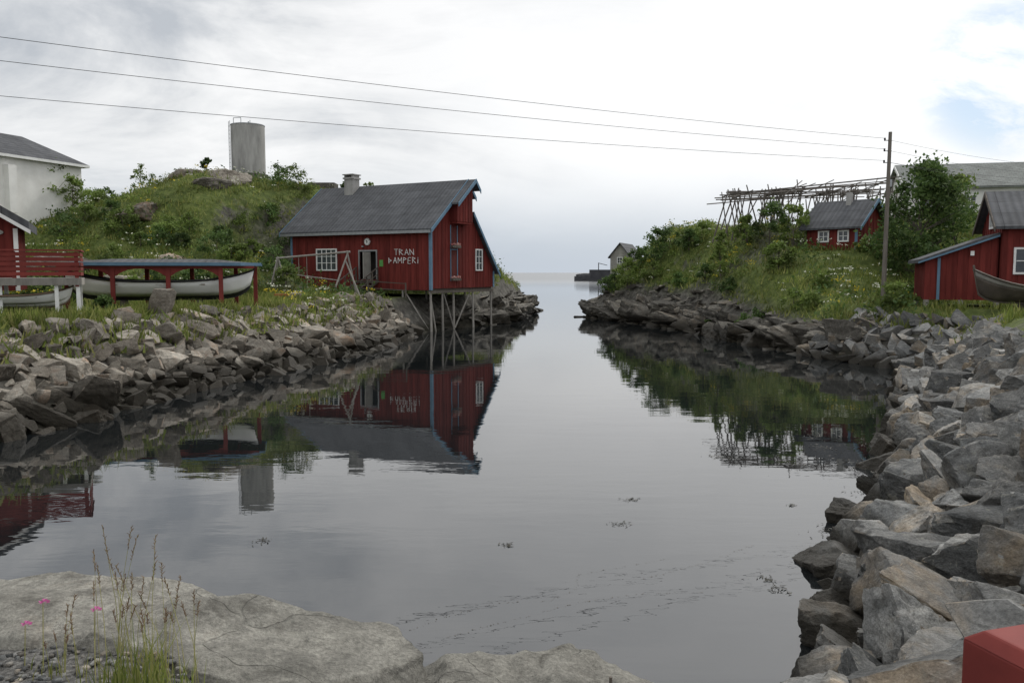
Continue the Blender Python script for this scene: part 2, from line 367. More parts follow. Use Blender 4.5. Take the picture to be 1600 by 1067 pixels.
rocks+=scatter(lambda x,y,d:(d>-.2)&(d<4.2-1.4*np.clip((y-12)/8,0,1))&(x>1.6)&(y<40)&((x>.40*y)|(y>9.5)),12000,.12,.46,'rockR',1.5,(1.5,22),(4.2,41),.60,1,2,85,.62)
rocks+=scatter(lambda x,y,d:(d>-.3)&(d<1.9)&(y>39)&(x>5),1500,.18,.45,'rockN',1.8,(5,20),(39,84),.70,.55,3,6,.8)
rocks+=scatter(lambda x,y,d:(d>-.3)&(d<1.4)&(y>57)&(x<4),500,.2,.5,'rockN',1.8,(-6,4),(57,96),.7,.5,4)
rocks+=scatter(lambda x,y,d:(d>-.3)&(d<1.4)&(y<8.5)&(x<1.4),500,.10,.26,'rockR',2,(-12,1.4),(4.8,8),.7,1,5)
RL={'rockL':("tan and grey angular boulder in rubble embankment beside water","riprap boulders along the rubble embankment"),
    'rockR':("blue-grey blasted boulder piled on the harbour bank","dark boulders piled on the harbour bank"),
    'rockN':("weathered grey shore rock on the headland waterline","shore rocks along the headland")}
def projsize(r):
    x,y,z,q=r[:4]; px=x/max(y,1)*1280
    return -1 if abs(px)>860 or y<4 else q/y
rocks.sort(key=projsize,reverse=True)
rr=np.random.RandomState(5)
restV={'rockL':[],'rockR':[],'rockN':[]}
for i,(x,y,z,q,key,flat) in enumerate(rocks):
    e=(rr.uniform(-.6,.6)*flat,rr.uniform(-.6,.6)*flat,rr.uniform(0,6.28)); s=q*rr.uniform(.8,1.25,3)*np.array([1.25+.4*(flat<1),1.1,flat*1.15]); k=rr.randint(NV)
    zz=z+q*.18
    if i<270:
        o=bpy.data.objects.new('boulder',RD[key][k]); o.location=(x,y,zz); o.rotation_euler=e; o.scale=s
        link(o); top(o,RL[key][0],'boulder',RL[key][1])
    else:
        mtx=np.array(Euler(e).to_matrix())@np.diag(s); rel=q/max(y,1)
        v,f=(varmd if rel>.010 else varlo)[k]
        restV[key].append((v@mtx.T+np.array([x,y,zz]),f))
for key,L in restV.items():
    if not L: continue
    off=0; VV=[];FF=[]
    for v,f in L: VV.append(v); FF.append(f+off); off+=len(v)
    o=link(bpy.data.objects.new('rubble',np_mesh('rubble',np.concatenate(VV),np.concatenate(FF),M[key],sharp=24)))
    o['kind']='stuff'; top(o,{'rockL':'smaller tan and grey rubble stones filling the embankment','rockR':'smaller dark rubble stones filling the harbour bank','rockN':'smaller broken shore rocks along the headlands'}[key],'rubble')
def cutrock(name,loc,dims,rz,seed,mat,label,sub=6,cuts=(),ncut=8,lo=.75,hi=1.1,superp=6,tilt=(0,0),amp=.05,cat='boulder',freq=1.3):
    bm=bmesh.new(); bmesh.ops.create_icosphere(bm,subdivisions=sub,radius=1.)
    V=np.array([v.co[:] for v in bm.verts]); F=np.array([[v.index for v in f.verts] for f in bm.faces]); bm.free()
    r=np.random.RandomState(seed); V=V/(np.sum(np.abs(V)**superp,1)**(1/superp))[:,None]
    pl=[(np.array(n,float)/np.linalg.norm(n),h) for n,h in cuts]
    for i in range(ncut): n=r.normal(size=3); n[2]*=.5; pl.append((n/np.linalg.norm(n),r.uniform(lo,hi)))
    for n,h in pl: dd=V@n; m=dd>h; V[m]-=(dd[m]-h)[:,None]*n
    V=V*np.array(dims); off=Vector((seed*5.1,0,0)); N=V/np.linalg.norm(V,axis=1)[:,None]
    dd=np.array([mn.fractal(Vector(q)*freq+off,1.,2.,7)+.6*abs(mn.fractal(Vector(q)*freq*3.1+off,1.,2.,5)) for q in V]); V=V+N*(dd*amp)[:,None]
    o=link(bpy.data.objects.new(name,np_mesh(name,V,F,mat,sub>=6))); o.location=loc; o.rotation_euler=(tilt[0],tilt[1],rz)
    return top(o,label,cat)
cutrock('boulder',(-3.4,5.05,1.63),(1.62,.56,.34),-.03,21,M['rockF'],'large flat weathered granite slab at the water edge',6,[((1,.5,0),.95),((0,1,.6),1.02),((-.25,0,1),.9)],6,.95,1.2,tilt=(-.02,.03),amp=.07)
cutrock('boulder',(-1.5,4.62,1.40),(1.03,.55,.47),-.14,22,M['rockF'],'pale lichen-covered granite boulder lying beside gravel',6,[((1,-.4,.5),.92),((1,.6,0),1.0),((-1,.2,.6),1.15),((0,0,1),.93)],6,.98,1.2,superp=9,tilt=(.02,.16),amp=.06)
cutrock('boulder',(.0,5.12,.98),(1.02,.5,.40),.05,26,M['rockF'],'low pale granite boulder half in the shallows',6,[((-1,0,.9),.95),((1,0,1.4),1.0)],6,.9,1.15,tilt=(.03,-.03),amp=.08)
cutrock('boulder',(-.70,4.78,1.0),(.42,.32,.27),.4,27,M['rockF'],'small pale granite stone between larger slabs',6,amp=.06)
def blockobj(name,loc,s,rz,seed,mat,label,cat='boulder',tilt=(0,0),amp=.04,dims=(1,.7,.75),group=None,det=3):
    v,f=block_rock(seed,7,dims,det,amp); o=link(bpy.data.objects.new(name,np_mesh(name,v,f,mat,sharp=26))); o.location=loc; o.rotation_euler=(tilt[0],tilt[1],rz)
    o.scale=(s,s,s) if not hasattr(s,'__len__') else s; return top(o,label,cat,group)
for px,py,pz,s,sd in ((-13.2,31,2.9,.75,31),(-11.9,45,2.7,.45,32),(-8.6,49.2,2.65,.45,33),(-12.4,33.4,2.5,.5,35),(-13.9,29.2,2.5,.5,36),(-9.8,47.0,2.5,.4,37)):
    blockobj('boulder',(px,py,pz-.1),s,sd,sd,M['rockL'],'upright angular stone on top of the embankment',tilt=(.2,.1),dims=(.8,.7,.95) if sd==31 else (1,.7,.75))
def atpx(px,y): return (px-800)/1280*y
for x,y,s,sd in ((atpx(362,64),64,2.1,41),(atpx(230,58),58,1.9,42),(atpx(110,52),52,2.4,43),(atpx(60,51),51,2.0,48),(-29.5,52.5,1.6,44),(-22.0,61,1.3,45),(-34.5,47.5,1.7,46),(-37.5,55,1.8,49),(atpx(300,63),63,1.5,47),(atpx(190,50),50,1.3,40),(atpx(270,52),52,1.,39)):
    cutrock('rock_outcrop',(x,y,Hs(x,y)-.1),(s,s*.8,s*.36),sd,sd,M['rockL'],'rounded grey bedrock outcrop showing through the grass',5,(),10,.6,1.,3,amp=.22,cat='rock outcrop')
def ledges(a,b_,n,seed,side):
    r=np.random.RandomState(seed); A=Vector((*a,0)); B=Vector((*b_,0)); d=(B-A).normalized(); inn=Vector((d.y,-d.x,0))*side; ang=math.atan2(d.y,d.x)
    for i in range(n):
        t=(i+.5+r.uniform(-.3,.3))/n; off=r.uniform(.35,1.5); P_=A.lerp(B,t)+inn*off; zz=Hs(P_.x,P_.y)
        blockobj('rock_outcrop',(P_.x,P_.y,zz*.72-.1),(r.uniform(1.5,2.6),r.uniform(1.0,1.6),r.uniform(.5,.95)),ang+r.uniform(-.35,.35),seed*50+i,M['rockN'],'dark sloping bedrock ledge rising from the water','rock outcrop',(side*r.uniform(.1,.4),r.uniform(-.15,.15)),.09,(1,1,.9),'bedrock ledges along the channel')
ledges((16.2,37),(13.8,42),5,3,1); ledges((13.8,42),(13.3,47),5,4,1); ledges((13.3,47),(11.8,56),9,5,1); ledges((11.8,56),(9.9,64),8,6,1); ledges((9.9,64),(6.5,73.6),9,7,1); ledges((6.5,73.6),(9.5,80),4,8,1)
ledges((-1.8,62),(.2,68),5,9,-1); ledges((.2,68),(1.2,76),6,10,-1); ledges((1.2,76),(2.6,87),8,11,-1); ledges((2.6,87),(.6,93),4,12,-1)
blockobj('rock_outcrop',(14.2,110.5,1.9),(1.9,1.6,2.6),.3,62,M['dstone'],'dark rock knoll carrying the distant house','rock outcrop',(.1,.1),.10)
# ------------------------------------------------------------ vegetation
def ok_ground(x,y,d):
    keep=(d>1.9)
    for (ox,oy,a,x0,x1,y0,y1) in ((HO[0],HO[1],HA,-.3,13,-2.5,8.6),(21.7,36.5,math.radians(-20),-3.5,9,-.5,5),(22.9,33.6,-.12,-4,4,-1,1),(21.4,51.2,math.radians(-47.8),-3.,.3,-.3,4.2),(-16,38,.26,-4.4,4.4,-1.6,2.2),(-24,28,.44,-6,10,-1,8)):
        lx=(x-ox)*math.cos(a)+(y-oy)*math.sin(a); ly=-(x-ox)*math.sin(a)+(y-oy)*math.cos(a)
        keep&=~((lx>x0)&(lx<x1)&(ly>y0)&(ly<y1))
    return keep
def points(n,boxes,seed,extra=None):
    r=np.random.RandomState(seed); P=[]
    for (x0,x1,y0,y1,w) in boxes:
        x=r.uniform(x0,x1,int(n*w)); y=r.uniform(y0,y1,int(n*w)); d=sdist(x,y); k=ok_ground(x,y,d)
        k&=np.abs(x/np.maximum(y,1))<.72
        if extra is not None: k&=extra(x,y,d)
        P.append(np.stack([x[k],y[k],H(x[k],y[k])],1))
    return np.concatenate(P)
def blades(P,nb,hmin,hmax,w,seed,spread=.25,lean=.35):
    r=np.random.RandomState(seed); n=len(P)*nb
    B=np.repeat(P,nb,0)+np.stack([r.normal(0,spread,n),r.normal(0,spread,n),np.zeros(n)-.03],1)
    a=r.uniform(0,6.28,n); h=r.uniform(hmin,hmax,n)*np.repeat(r.uniform(.5,1.5,len(P)),nb); ww=w*r.uniform(.6,1.3,n)
    dx=np.stack([np.cos(a)*ww,np.sin(a)*ww,0*a],1); L=np.stack([r.normal(0,lean,n)*h,r.normal(0,lean,n)*h,h],1)
    V=np.stack([B-dx,B+dx,B+L],1).reshape(-1,3); F=np.arange(n*3).reshape(-1,3); return V,F
def leaves(C,rad,n,size,seed,flatz=.7):
    r=np.random.RandomState(seed); m=len(C)*n
    c=np.repeat(C,n,0)+r.normal(0,.5,(m,3))*np.repeat(np.atleast_1d(rad)*np.ones(len(C)),n)[:,None]*np.array([1,1,flatz])
    u=r.normal(size=(m,3)); u/=np.linalg.norm(u,axis=1)[:,None]; w=r.normal(size=(m,3)); w-=np.sum(w*u,1)[:,None]*u; w/=np.linalg.norm(w,axis=1)[:,None]
    s=(size*r.uniform(.6,1.4,m))[:,None]
    V=np.stack([c-u*s,c+w*s*.55,c+u*s,c-w*s*.55],1).reshape(-1,3); return V,np.arange(m*4).reshape(-1,4)
LB=(-50,1,24,88,.60); RB=(7,46,28,84,.40); CB=(-20,-8,20,50,.14)
notroad=lambda x,y,d:~((x>12)&(y<32.5)&(d>4.2))
P=points(34000,(LB,RB,CB),61,notroad)
V,F=blades(P,9,.14,.42,.042,62,.28)
o=link(bpy.data.objects.new('grass',np_mesh('grass',V,F,M['grass']))); o['kind']='stuff'; top(o,'long green grass covering the hillsides','grass')
clump=lambda x,y,d:(fbm(x*.2,y*.2,3)>-.02)&((y>44)|((x>12)&(y>36)))
P2=points(7500,(LB,RB),63,clump); P2[:,2]+=.15
V,F=leaves(P2,np.random.RandomState(3).uniform(.3,.7,len(P2)),26,.095,64,.6)
o=link(bpy.data.objects.new('undergrowth',np_mesh('undergrowth',V,F,M['leaf']))); o['kind']='stuff'; top(o,'low leafy undergrowth and weeds on the slopes','undergrowth')
P2=points(4800,(LB,RB),163,lambda x,y,d:(fbm(x*.28+7,y*.28+2,3)>.07)&((y>44)|((x>12)&(y>36)))); P2[:,2]+=.28
V,F=leaves(P2,np.random.RandomState(4).uniform(.4,.9,len(P2)),28,.10,164,.75)
o=link(bpy.data.objects.new('undergrowth',np_mesh('dark_undergrowth',V,F,M['leafd']))); o['kind']='stuff'; top(o,'darker leafy thickets among the grass','undergrowth')
P3=points(3000,(LB,RB),65,lambda x,y,d:(fbm(x*.3+4,y*.3,3)>-.02)&(y>40)); P3[:,2]+=.75
V,F=leaves(P3,.25,7,.06,66,.15)
o=link(bpy.data.objects.new('wild_flowers',np_mesh('wild_flowers',V,F,M['umbel']))); o['kind']='stuff'; top(o,'white umbel wildflowers growing through the grass','wildflowers')
P4=points(3400,(LB,RB),67,lambda x,y,d:(fbm(x*.35+14,y*.35,3)>.08)&(y>40)); P4[:,2]+=.6
V,F=leaves(P4,.3,9,.06,68,.3)
o=link(bpy.data.objects.new('wild_flowers',np_mesh('yellow_flowers',V,F,M['yellow']))); o['kind']='stuff'; top(o,'yellow wildflower patches on the grassy hill','wildflowers')
def tree(x,y,h,cr,n=24,seed=0,lm='leaf',label='small birch tree with airy green crown',leaf=.1,trunk=.07,low=.35,dens=60,z=None,cat='tree'):
    r=np.random.RandomState(seed+900); z=Hs(x,y)-.1 if z is None else z
    e=empty('tree' if cat=='tree' else 'shrub',(x,y,z),r.uniform(0,6),label,cat)
    mb=MB(); pts=[Vector((0,0,0))]; 
    for i in range(1,6): pts.append(Vector((r.normal(0,.04)*h*.6,r.normal(0,.04)*h*.6,h*.92*i/5)))
    for i in range(5): mb.beam(pts[i],pts[i+1],trunk*(1-i*.17),trunk*(1-(i+1)*.17),6)
    C=[]
    for i in range(n):
        t=low+(1-low)*r.rand()**.8; a=r.uniform(0,6.28); prof=math.sin(math.pi*min(1,(t-low)/(1-low)*.8+.15))
        rad=cr*prof*math.sqrt(r.uniform(.08,1)); c=Vector((math.cos(a)*rad,math.sin(a)*rad,h*t))
        k=min(4,int(t*.8*5)); base=pts[k].lerp(pts[k+1],.3); mb.beam(base,c,trunk*.3,trunk*.08,4); C.append(c[:])
    C=np.array(C)
    mb.obj('trunk',M['dwood'],e)
    V,F=leaves(C,r.uniform(.2,.5,len(C))*cr*.75,dens,leaf,seed,.75)
    link(bpy.data.objects.new('crown',np_mesh('crown',V,F,M[lm])),e)
    return e
for i,(px,y,h,cr) in enumerate(((92,60,3.9,1.6),(172,66,2.3,1.),(228,66,3.3,1.1),(330,68,2.1,.5),(578,74,2.0,.9),(546,74,1.6,.7),(122,60,2.6,1.),(205,67,1.8,.9))):
    tree(atpx(px,y),y,h,cr,22,i,'leafd' if i%2 else 'leaf','slender rowan sapling standing on the grassy hill',.09,.05,.3,45)
tree(atpx(1440,47),47,6.4,2.7,75,20,'leafd','broad bushy green tree beside the utility pole',.115,.12,.0,120)
tree(atpx(1485,50),50,4.8,1.8,36,21,'leaf','bushy green tree next to red boathouse',.11,.1,.05,110)
for i,(px,y,h,cr) in enumerate(((1025,68,3.0,1.1),(980,70,2.5,1.0),(1125,56,3.2,.7),(1200,55,3.0,1.3),(1165,57,2.3,.9),(1235,54,3.0,1.2),(1075,66,1.6,.9),(1262,56,2.4,1.0),(1215,51,1.8,1.0),(1000,71,2.3,1.))):
    tree(atpx(px,y),y,h,cr,26,30+i,'leafd' if i%3==0 else 'leaf','young birch growing on the rocky headland',.10,.05,.2,50)
sh=[(1180,48,1.1),(1240,46,1.1),(1140,54,1.0),(1290,47,.9),(1060,62,1.),(1400,38.5,1.2),(1100,58,1.),(1350,50,.9),(962,72,1.6),(1020,67,1.5),(1385,49,1.8),(985,69,1.5),(1120,52,.9),(1270,44.5,.8),(1500,48,1.6),(1395,43,1.0),(1045,68,1.7),(1095,66,1.3),(950,73,1.3),(975,72,1.7),(1430,43,1.3),(1460,44,1.3),
 (440,66,1.9),(470,67,2.1),(420,62,1.6),(300,56,1.2),(350,58,1.2),(180,52,1.3),(250,54,1.2),(60,46,1.2),(400,55,1.4),(430,60,2.2),(450,62,2.4),(120,45,1.1),(310,48,1.1),(448,50.5,1.3),(160,33.5,.7),(360,50,1.1),(130,41,1.),(385,46,1.),(750,70,1.),(742,68,1.2),(762,74,.8),(440,58,1.8),(415,57,1.6),(385,60,1.5)]
rs_=np.random.RandomState(77)
for i in range(30):
    px=rs_.uniform(50,450); y=rs_.uniform(47,67); sh.append((px,y,rs_.uniform(.8,1.8)))
for i,(px,y,h) in enumerate(sh):
    tree(atpx(px,y),y,h,h*.75,18,70+i,'leafd' if i%2==0 else 'leaf','low leafy green shrub growing among the grass',.085,.03,.05,48,cat='shrub')
def tuft(x,y,z,n,h,w,seed,label,mat='grass',spread=.1):
    r=np.random.RandomState(seed); mb=MB()
    for i in range(n):
        b0=Vector((r.normal(0,spread),r.normal(0,spread*.6),0)); hh=h*r.uniform(.5,1.1); dx=Vector((r.normal(0,.2),r.normal(0,.12),0))*hh
        p1=b0+dx*.25+Vector((0,0,hh*.5)); p2=b0+dx+Vector((0,0,hh)); a=r.uniform(-.6,.6); s=Vector((math.cos(a),math.sin(a),0))*w
        k=len(mb.v); mb.v+=[b0-s,b0+s,p1+s*.8,p1-s*.8,p2]; mb.f+=[(k,k+1,k+2,k+3),(k+3,k+2,k+4)]
    o=mb.obj('grass_tuft',M[mat]); o['kind']='stuff'; o.location=(x,y,z); return top(o,label,'grass tuft','grass tufts beside the granite boulders')
G1='clump of green grass beside granite boulder'
for i,(x,y,n,h) in enumerate(((-1.86,3.95,55,.32),(-2.02,4.0,30,.24),(-1.68,3.85,45,.24),(-2.4,4.1,16,.12),(-1.9,3.8,40,.22),(-1.55,3.8,30,.15),(-1.9,4.05,20,.40))):
    tuft(x,y,Hs(x,y)-.01,n,h,.003,i+5,G1,'grass',.07)
def stalks(x,y,z,n,h,seed,label,sp=.11):
    r=np.random.RandomState(seed); e=empty('tall_grass',(x,y,z),0,label,'grass','seeding grass stalks'); a=MB(); s=MB()
    for i in range(n):
        b0=Vector((r.normal(0,sp),r.normal(0,.06),0)); hh=h*r.uniform(.5,1.1); dx=Vector((r.normal(.02,.12),r.normal(0,.05),0))*hh
        p1=b0+dx*.3+Vector((0,0,hh*.55)); p2=b0+dx+Vector((0,0,hh)); a.beam(b0,p1,.0022,.0016,4); a.beam(p1,p2,.0016,.001,4)
        for k in range(16):
            q=p1.lerp(p2,.66+.34*k/16); w=Vector((r.normal(0,.008),r.normal(0,.008),.012)); s.beam(q,q+w,.0026,.001,4)
    a.obj('stem',M['stalk'],e); s.obj('seed_head',M['seed'],e)
stalks(-2.0,4.0,1.87,18,.80,1,'tall grass stalks with brown seed heads')
stalks(-1.72,4.05,1.87,14,.62,2,'thin seeding grass stalks beside boulder')
stalks(-2.35,4.1,1.87,8,.42,4,'thin seeding grass stalks beside boulder')
stalks(-3.5,5.0,1.9,10,.45,3,'thin grass stalks above granite slab')
for x,y,z,h in ((-2.5,4.2,1.9,.36),(-2.2,4.15,1.9,.34),(-2.6,4.2,1.9,.24)):
    e=empty('wildflower',(x,y,z),0,'pink campion flower on a thin stem','flower','pink campion flowers'); a=MB().beam((0,0,-.1),(.02,0,h),.003,.002,4); a.obj('stem',M['stalk'],e)
    mb=MB()
    for f in range(3):
        c=Vector((.02+f*.014-.01,.006*f,h+.008*(f%2)))
        for k in range(5):
            t=k*1.257+f; d=Vector((math.cos(t),math.sin(t)*.6,.5*math.sin(t)+.3))*.014; s=Vector((-math.sin(t),math.cos(t),0.2))*.005
            mb.prism([c,c+d*.7+s,c+d*1.1,c+d*.7-s],(0,-.0015,.001))
    mb.obj('petals',M['pink'],e)
r=np.random.RandomState(8); xs=r.uniform(-4,4,5200); ys=r.uniform(3.2,5.,5200); zs=H(xs,ys); VV=[];FF=[];off=0
pv=[block_rock(s+70,5,(1,.8,.6),0,0,bev=0) for s in range(5)]
for x,y,z in zip(xs,ys,zs):
    v,f=pv[r.randint(5)]; s=r.uniform(.008,.026); a=r.uniform(0,6.28); R_=np.array([[math.cos(a),-math.sin(a),0],[math.sin(a),math.cos(a),0],[0,0,1]])
    VV.append((v*s)@R_.T+np.array([x,y,z+.004])); FF.append(f+off); off+=len(v)
o=link(bpy.data.objects.new('gravel',np_mesh('gravel',np.concatenate(VV),np.concatenate(FF),M['rockR']))); o['kind']='stuff'; top(o,'grey crushed gravel beside the boulders','gravel')
# ------------------------------------------------------------ building helpers
def boards(mb,u0,u1,topf,z0,fn,openings=(),bw=.22,th=.07,relief=.022):
    cuts=set(np.round(np.arange(u0,u1,bw),3)); cuts|={u1}
    for o in openings: cuts|={o[0],o[1]}
    cuts=sorted(cuts); k=0
    for a,b in zip(cuts[:-1],cuts[1:]):
        if b-a<.01: continue
        k+=1; mid=(a+b)/2; off=relief if k%2 else 0
        segs=[(z0,None)]
        for (oa,ob,oz0,oz1) in openings:
            if oa-1e-4<=mid<=ob+1e-4: segs=[(z0,oz0),(oz1,None)]
        for s0,s1 in segs:
            ta=topf(a+.001) if s1 is None else s1; tb=topf(b-.001) if s1 is None else s1
            mb.prism([fn(a,off,s0),fn(b,off,s0),fn(b,off,tb),fn(a,off,ta)],Vector(fn(0,-th,0))-Vector(fn(0,off,0)))
def window(parent,loc,rz,w,h,cols=3,rows=3,frame='white',name='window'):
    f=MB(); t=.09
    f.box(-w/2-t,w/2+t,-.06,0,-h/2-t,-h/2); f.box(-w/2-t,w/2+t,-.06,0,h/2,h/2+t)
    f.box(-w/2-t,-w/2,-.06,0,-h/2,h/2); f.box(w/2,w/2+t,-.06,0,-h/2,h/2)
    for i in range(1,cols): x=-w/2+w*i/cols; f.box(x-.025,x+.025,-.05,-.01,-h/2,h/2)
    for i in range(1,rows):
        z=-h/2+h*i/rows
        for j in range(cols): f.box(-w/2+w*j/cols+.025,-w/2+w*(j+1)/cols-.025,-.047,-.012,z-.02,z+.02)
    o=f.obj(name,M[frame],parent); o.location=loc; o.rotation_euler=(0,0,rz)
    MB().box(-w/2,w/2,-.008,.03,-h/2,h/2).obj('pane',M['glass'],o)
    return o
# ------------------------------------------------------------ main red house on stilts
house=empty('boathouse',(HO[0],HO[1],0),HA,'red timber boathouse on stilts with grey roof and blue trim','house')
L=12.4; Dp=8.3; z0=2.9; ze=7.05; rs=4.2; zr=10.35; sb=5.0; zl=8.15; ls_=(zl-4.3)/(Dp-sb)
def gt(s):
    if s<=rs: return ze+s*(zr-ze)/rs
    if s<=sb: return zr-(s-rs)*1.1
    return zl-(s-sb)*ls_
front=lambda u,o_,z:(u,-o_,z); back=lambda u,o_,z:(u,Dp+o_,z)
gab=lambda u,o_,z:(L+o_,u,z); gabl=lambda u,o_,z:(-o_,u,z)
mb=MB()
boards(mb,0,L,lambda u:ze,z0-.1,front,[(2.5,4.25,4.2,5.6),(6.4,7.85,3.5,5.45)])
boards(mb,.0,sb,gt,z0,gab,[(2.4,3.2,3.5,7.2)]); boards(mb,sb,Dp,gt,z0,gab,[(5.75,6.6,4.2,5.6)],.2)
boards(mb,.0,sb,gt,z0-.6,gabl); boards(mb,sb,Dp,gt,z0-.6,gabl); boards(mb,0,L,lambda u:4.2,z0,back)
mb.obj('wall',M['red'],house)
MB().box(.1,L-.1,.1,Dp-.1,z0-.15,z0+.03).obj('floor',M['dwood'],house)
th=.14
def slab(mb,x0,x1,ya,za,yb,zb,t=th): mb.prism([(x0,ya,za),(x0,yb,zb),(x0,yb,zb+t),(x0,ya,za+t)],(x1-x0,0,0))
sl=(zr-ze)/rs
mb=MB(); slab(mb,-.75,L+.35,-.4,ze-.4*sl+.02,rs,zr+.02); slab(mb,-.75,L+.35,rs+.003,zr+.02,5.25,zr+.02-1.05*1.1)
slab(mb,-.3,L+.3,5.05,zl+.02,Dp+.45,zl+.02-(Dp+.4)*ls_+5.0*ls_); mb.obj('roof',M['roof'],house)
for x in (L+.355,-.8):
    mb=MB(); mb.prism([(x,-.45,ze-.45*sl-.1),(x,rs,zr-.08),(x,rs,zr+.2),(x,-.45,ze-.45*sl+.18)],(.05,0,0)); mb.obj('bargeboard',M['blue'],house)
    mb=MB(); mb.prism([(x,rs+.003,zr-.08),(x,5.3,zr-1.29),(x,5.3,zr-1.01),(x,rs+.003,zr+.2)],(.05,0,0)); mb.obj('bargeboard',M['blue'],house)
x=L+.32; q=Dp+.5; mb=MB(); mb.prism([(x,5.0,zl-.1),(x,q,zl-.1-(q-5)*ls_),(x,q,zl+.17-(q-5)*ls_),(x,5.0,zl+.17)],(.05,0,0)); mb.obj('bargeboard',M['blue'],house)
mb=MB(); mb.box(L-.1,L+.03,-.075,-.03,z0-.1,ze-.3); mb.box(L+.031,L+.07,-.075,.12,z0-.1,ze-.3); mb.obj('corner_board',M['blue'],house)
MB().box(-.06,.12,-.075,-.03,z0-.1,ze-.3).obj('corner_board',M['blue'],house); MB().box(L+.031,L+.07,Dp-.1,Dp+.07,z0,4.1).obj('corner_board',M['blue'],house)
mb=MB(); mb.box(-.7,L+.3,-.47,-.41,ze-.44,ze-.26); mb.obj('gutter',M['metal'],house)
window(house,(3.37,-.02,4.9),0,1.75,1.4,4,3); window(house,(L+.02,6.17,4.9),math.pi/2,.8,1.4,2,3)
mb=MB(); mb.box(6.3,6.4,-.07,.05,3.5,5.55); mb.box(7.85,7.95,-.07,.05,3.5,5.55); mb.box(6.4,7.85,-.07,.05,5.45,5.55); mb.obj('door_frame',M['metal'],house)
MB().box(6.42,7.83,.6,.66,3.4,5.5).obj('doorway_shade_sheet',M['dark'],house)  # thin near-black sheet, painted as the shade inside the open doorway
mb=MB().box(7.25,7.33,-.75,.02,3.52,5.4); mb.box(7.33,7.35,-.6,-.15,4.4,5.2); mb.obj('door',M['greyhull'],house)
mb=MB(); hb=lambda u,o_,z:(L+.65+o_,u,z)
boards(mb,2.3,4.3,lambda u:min(gt(u),zr-.1)-.05,7.5,hb,[],.18)
for s in (2.3,4.3):
    sg=lambda u,o_,z,s=s:(u,s+(-o_ if s<3 else o_),z)
    boards(mb,L+.04,L+.6,lambda u,s=s:gt(s)-.06,7.5,sg,[],.18)
mb.box(L+.03,L+.62,2.35,4.25,7.35,7.49); mb.obj('hoist_box',M['red'],house)
mb=MB(); slab(mb,L+.41,L+1.0,1.95,gt(1.95)+.03,rs,zr+.03,.12); slab(mb,L+.41,L+1.,rs+.003,zr+.03,4.8,zr-.63,.12); mb.obj('hoist_roof',M['roof'],house)
mb=MB(); x=L+1.005
mb.prism([(x,1.9,gt(1.9)-.1),(x,rs,zr-.1),(x,rs,zr+.18),(x,1.9,gt(1.9)+.18)],(.05,0,0)); mb.prism([(x,rs+.003,zr-.1),(x,4.85,zr-.81),(x,4.85,zr-.53),(x,rs+.003,zr+.18)],(.05,0,0)); mb.obj('hoist_trim',M['blue'],house)
mb=MB().box(L-.02,L+.01,2.42,3.18,3.52,7.18)
for i in range(4): mb.box(L+.012,L+.035,2.43+i*.19,2.6+i*.19,3.52,7.18)
mb.obj('loading_door',M['dred'],house)
mb=MB(); mb.box(L+.03,L+.07,2.34,2.4,3.4,7.25); mb.box(L+.03,L+.07,3.2,3.26,3.4,7.25); mb.box(L+.03,L+.08,2.4,3.2,5.55,5.61); mb.obj('loading_door_frame',M['blue'],house)
for z in (5.7,3.42):
    fb=MB().box(L+.1,L+.3,2.3,3.35,z,z+.16).obj('flower_box',M['dwood'],house)
    C=np.stack([np.full(9,L+.2),np.linspace(2.35,3.3,9),np.full(9,z+.25)],1)
    V,F=leaves(C,.12,14,.05,3); link(bpy.data.objects.new('flowers',np_mesh('flowers',V,F,M['redflower'])),fb)
mb=MB().box(2.3,3.1,3.3,4.1,9.3,11.0); mb.box(2.22,3.18,3.22,4.18,11.002,11.12); 
for a in (2.3,3.0): mb.box(a,a+.1,3.3,4.1,11.12,11.3)
mb.box(2.2,3.2,3.2,4.2,11.3,11.37); mb.obj('chimney',M['concrete'],house)
zb=-.8
for (x,y) in ((L-.1,.1),(L-.1,1.5),(L-.1,2.9),(L-.1,5.5),(L-.1,Dp-.2),(L-2.4,.1),(L-2.4,2.9),(L-2.4,5.5),(L-2.4,Dp-.2),(L-5,.1),(L-5,Dp-.2)):
    MB().beam((x+.05,y,zb),(x,y,z0-.15),.085,.075,8).obj('stilt',M['wood'],house)
for a,b_ in (((L-.1,.9,zb),(L-.1,-.0,z0-.2)),((L-.1,3.1,.1),(L-.1,5.2,z0-.2)),((L-.1,3.0,0),(L-.1,1.6,z0-.2)),((L-.3,.2,.0),(L-2.3,.2,z0-.2))):
    MB().beam(a,b_,.06,.05,6).obj('brace',M['wood'],house)
MB().box(L-.25,L+.03,.0,Dp,z0-.32,z0-.155).obj('sill_beam',M['dwood'],house)
GL={'T':[((0,1),(1,1)),((.5,0),(.5,1))],'R':[((0,0),(0,1)),((0,1),(.9,.78)),((.9,.78),(0,.5)),((.15,.5),(1,0))],
'A':[((0,0),(.5,1)),((.5,1),(1,0)),((.22,.38),(.78,.38))],'N':[((0,0),(0,1)),((0,1),(1,0)),((1,0),(1,1))],
'D':[((0,0),(0,1)),((0,.78),(.85,.52)),((.85,.52),(0,.26))],'M':[((0,0),(0,1)),((0,1),(.5,.35)),((.5,.35),(1,1)),((1,1),(1,0))],
'P':[((0,0),(0,1)),((0,1),(.9,.75)),((.9,.75),(0,.48))],'E':[((0,0),(0,1)),((0,1),(.9,1)),((0,.5),(.75,.5)),((0,0),(.9,0))],'I':[((.5,0),(.5,.75)),((.5,.88),(.5,1))]}
mb=MB(); rl=np.random.RandomState(9)
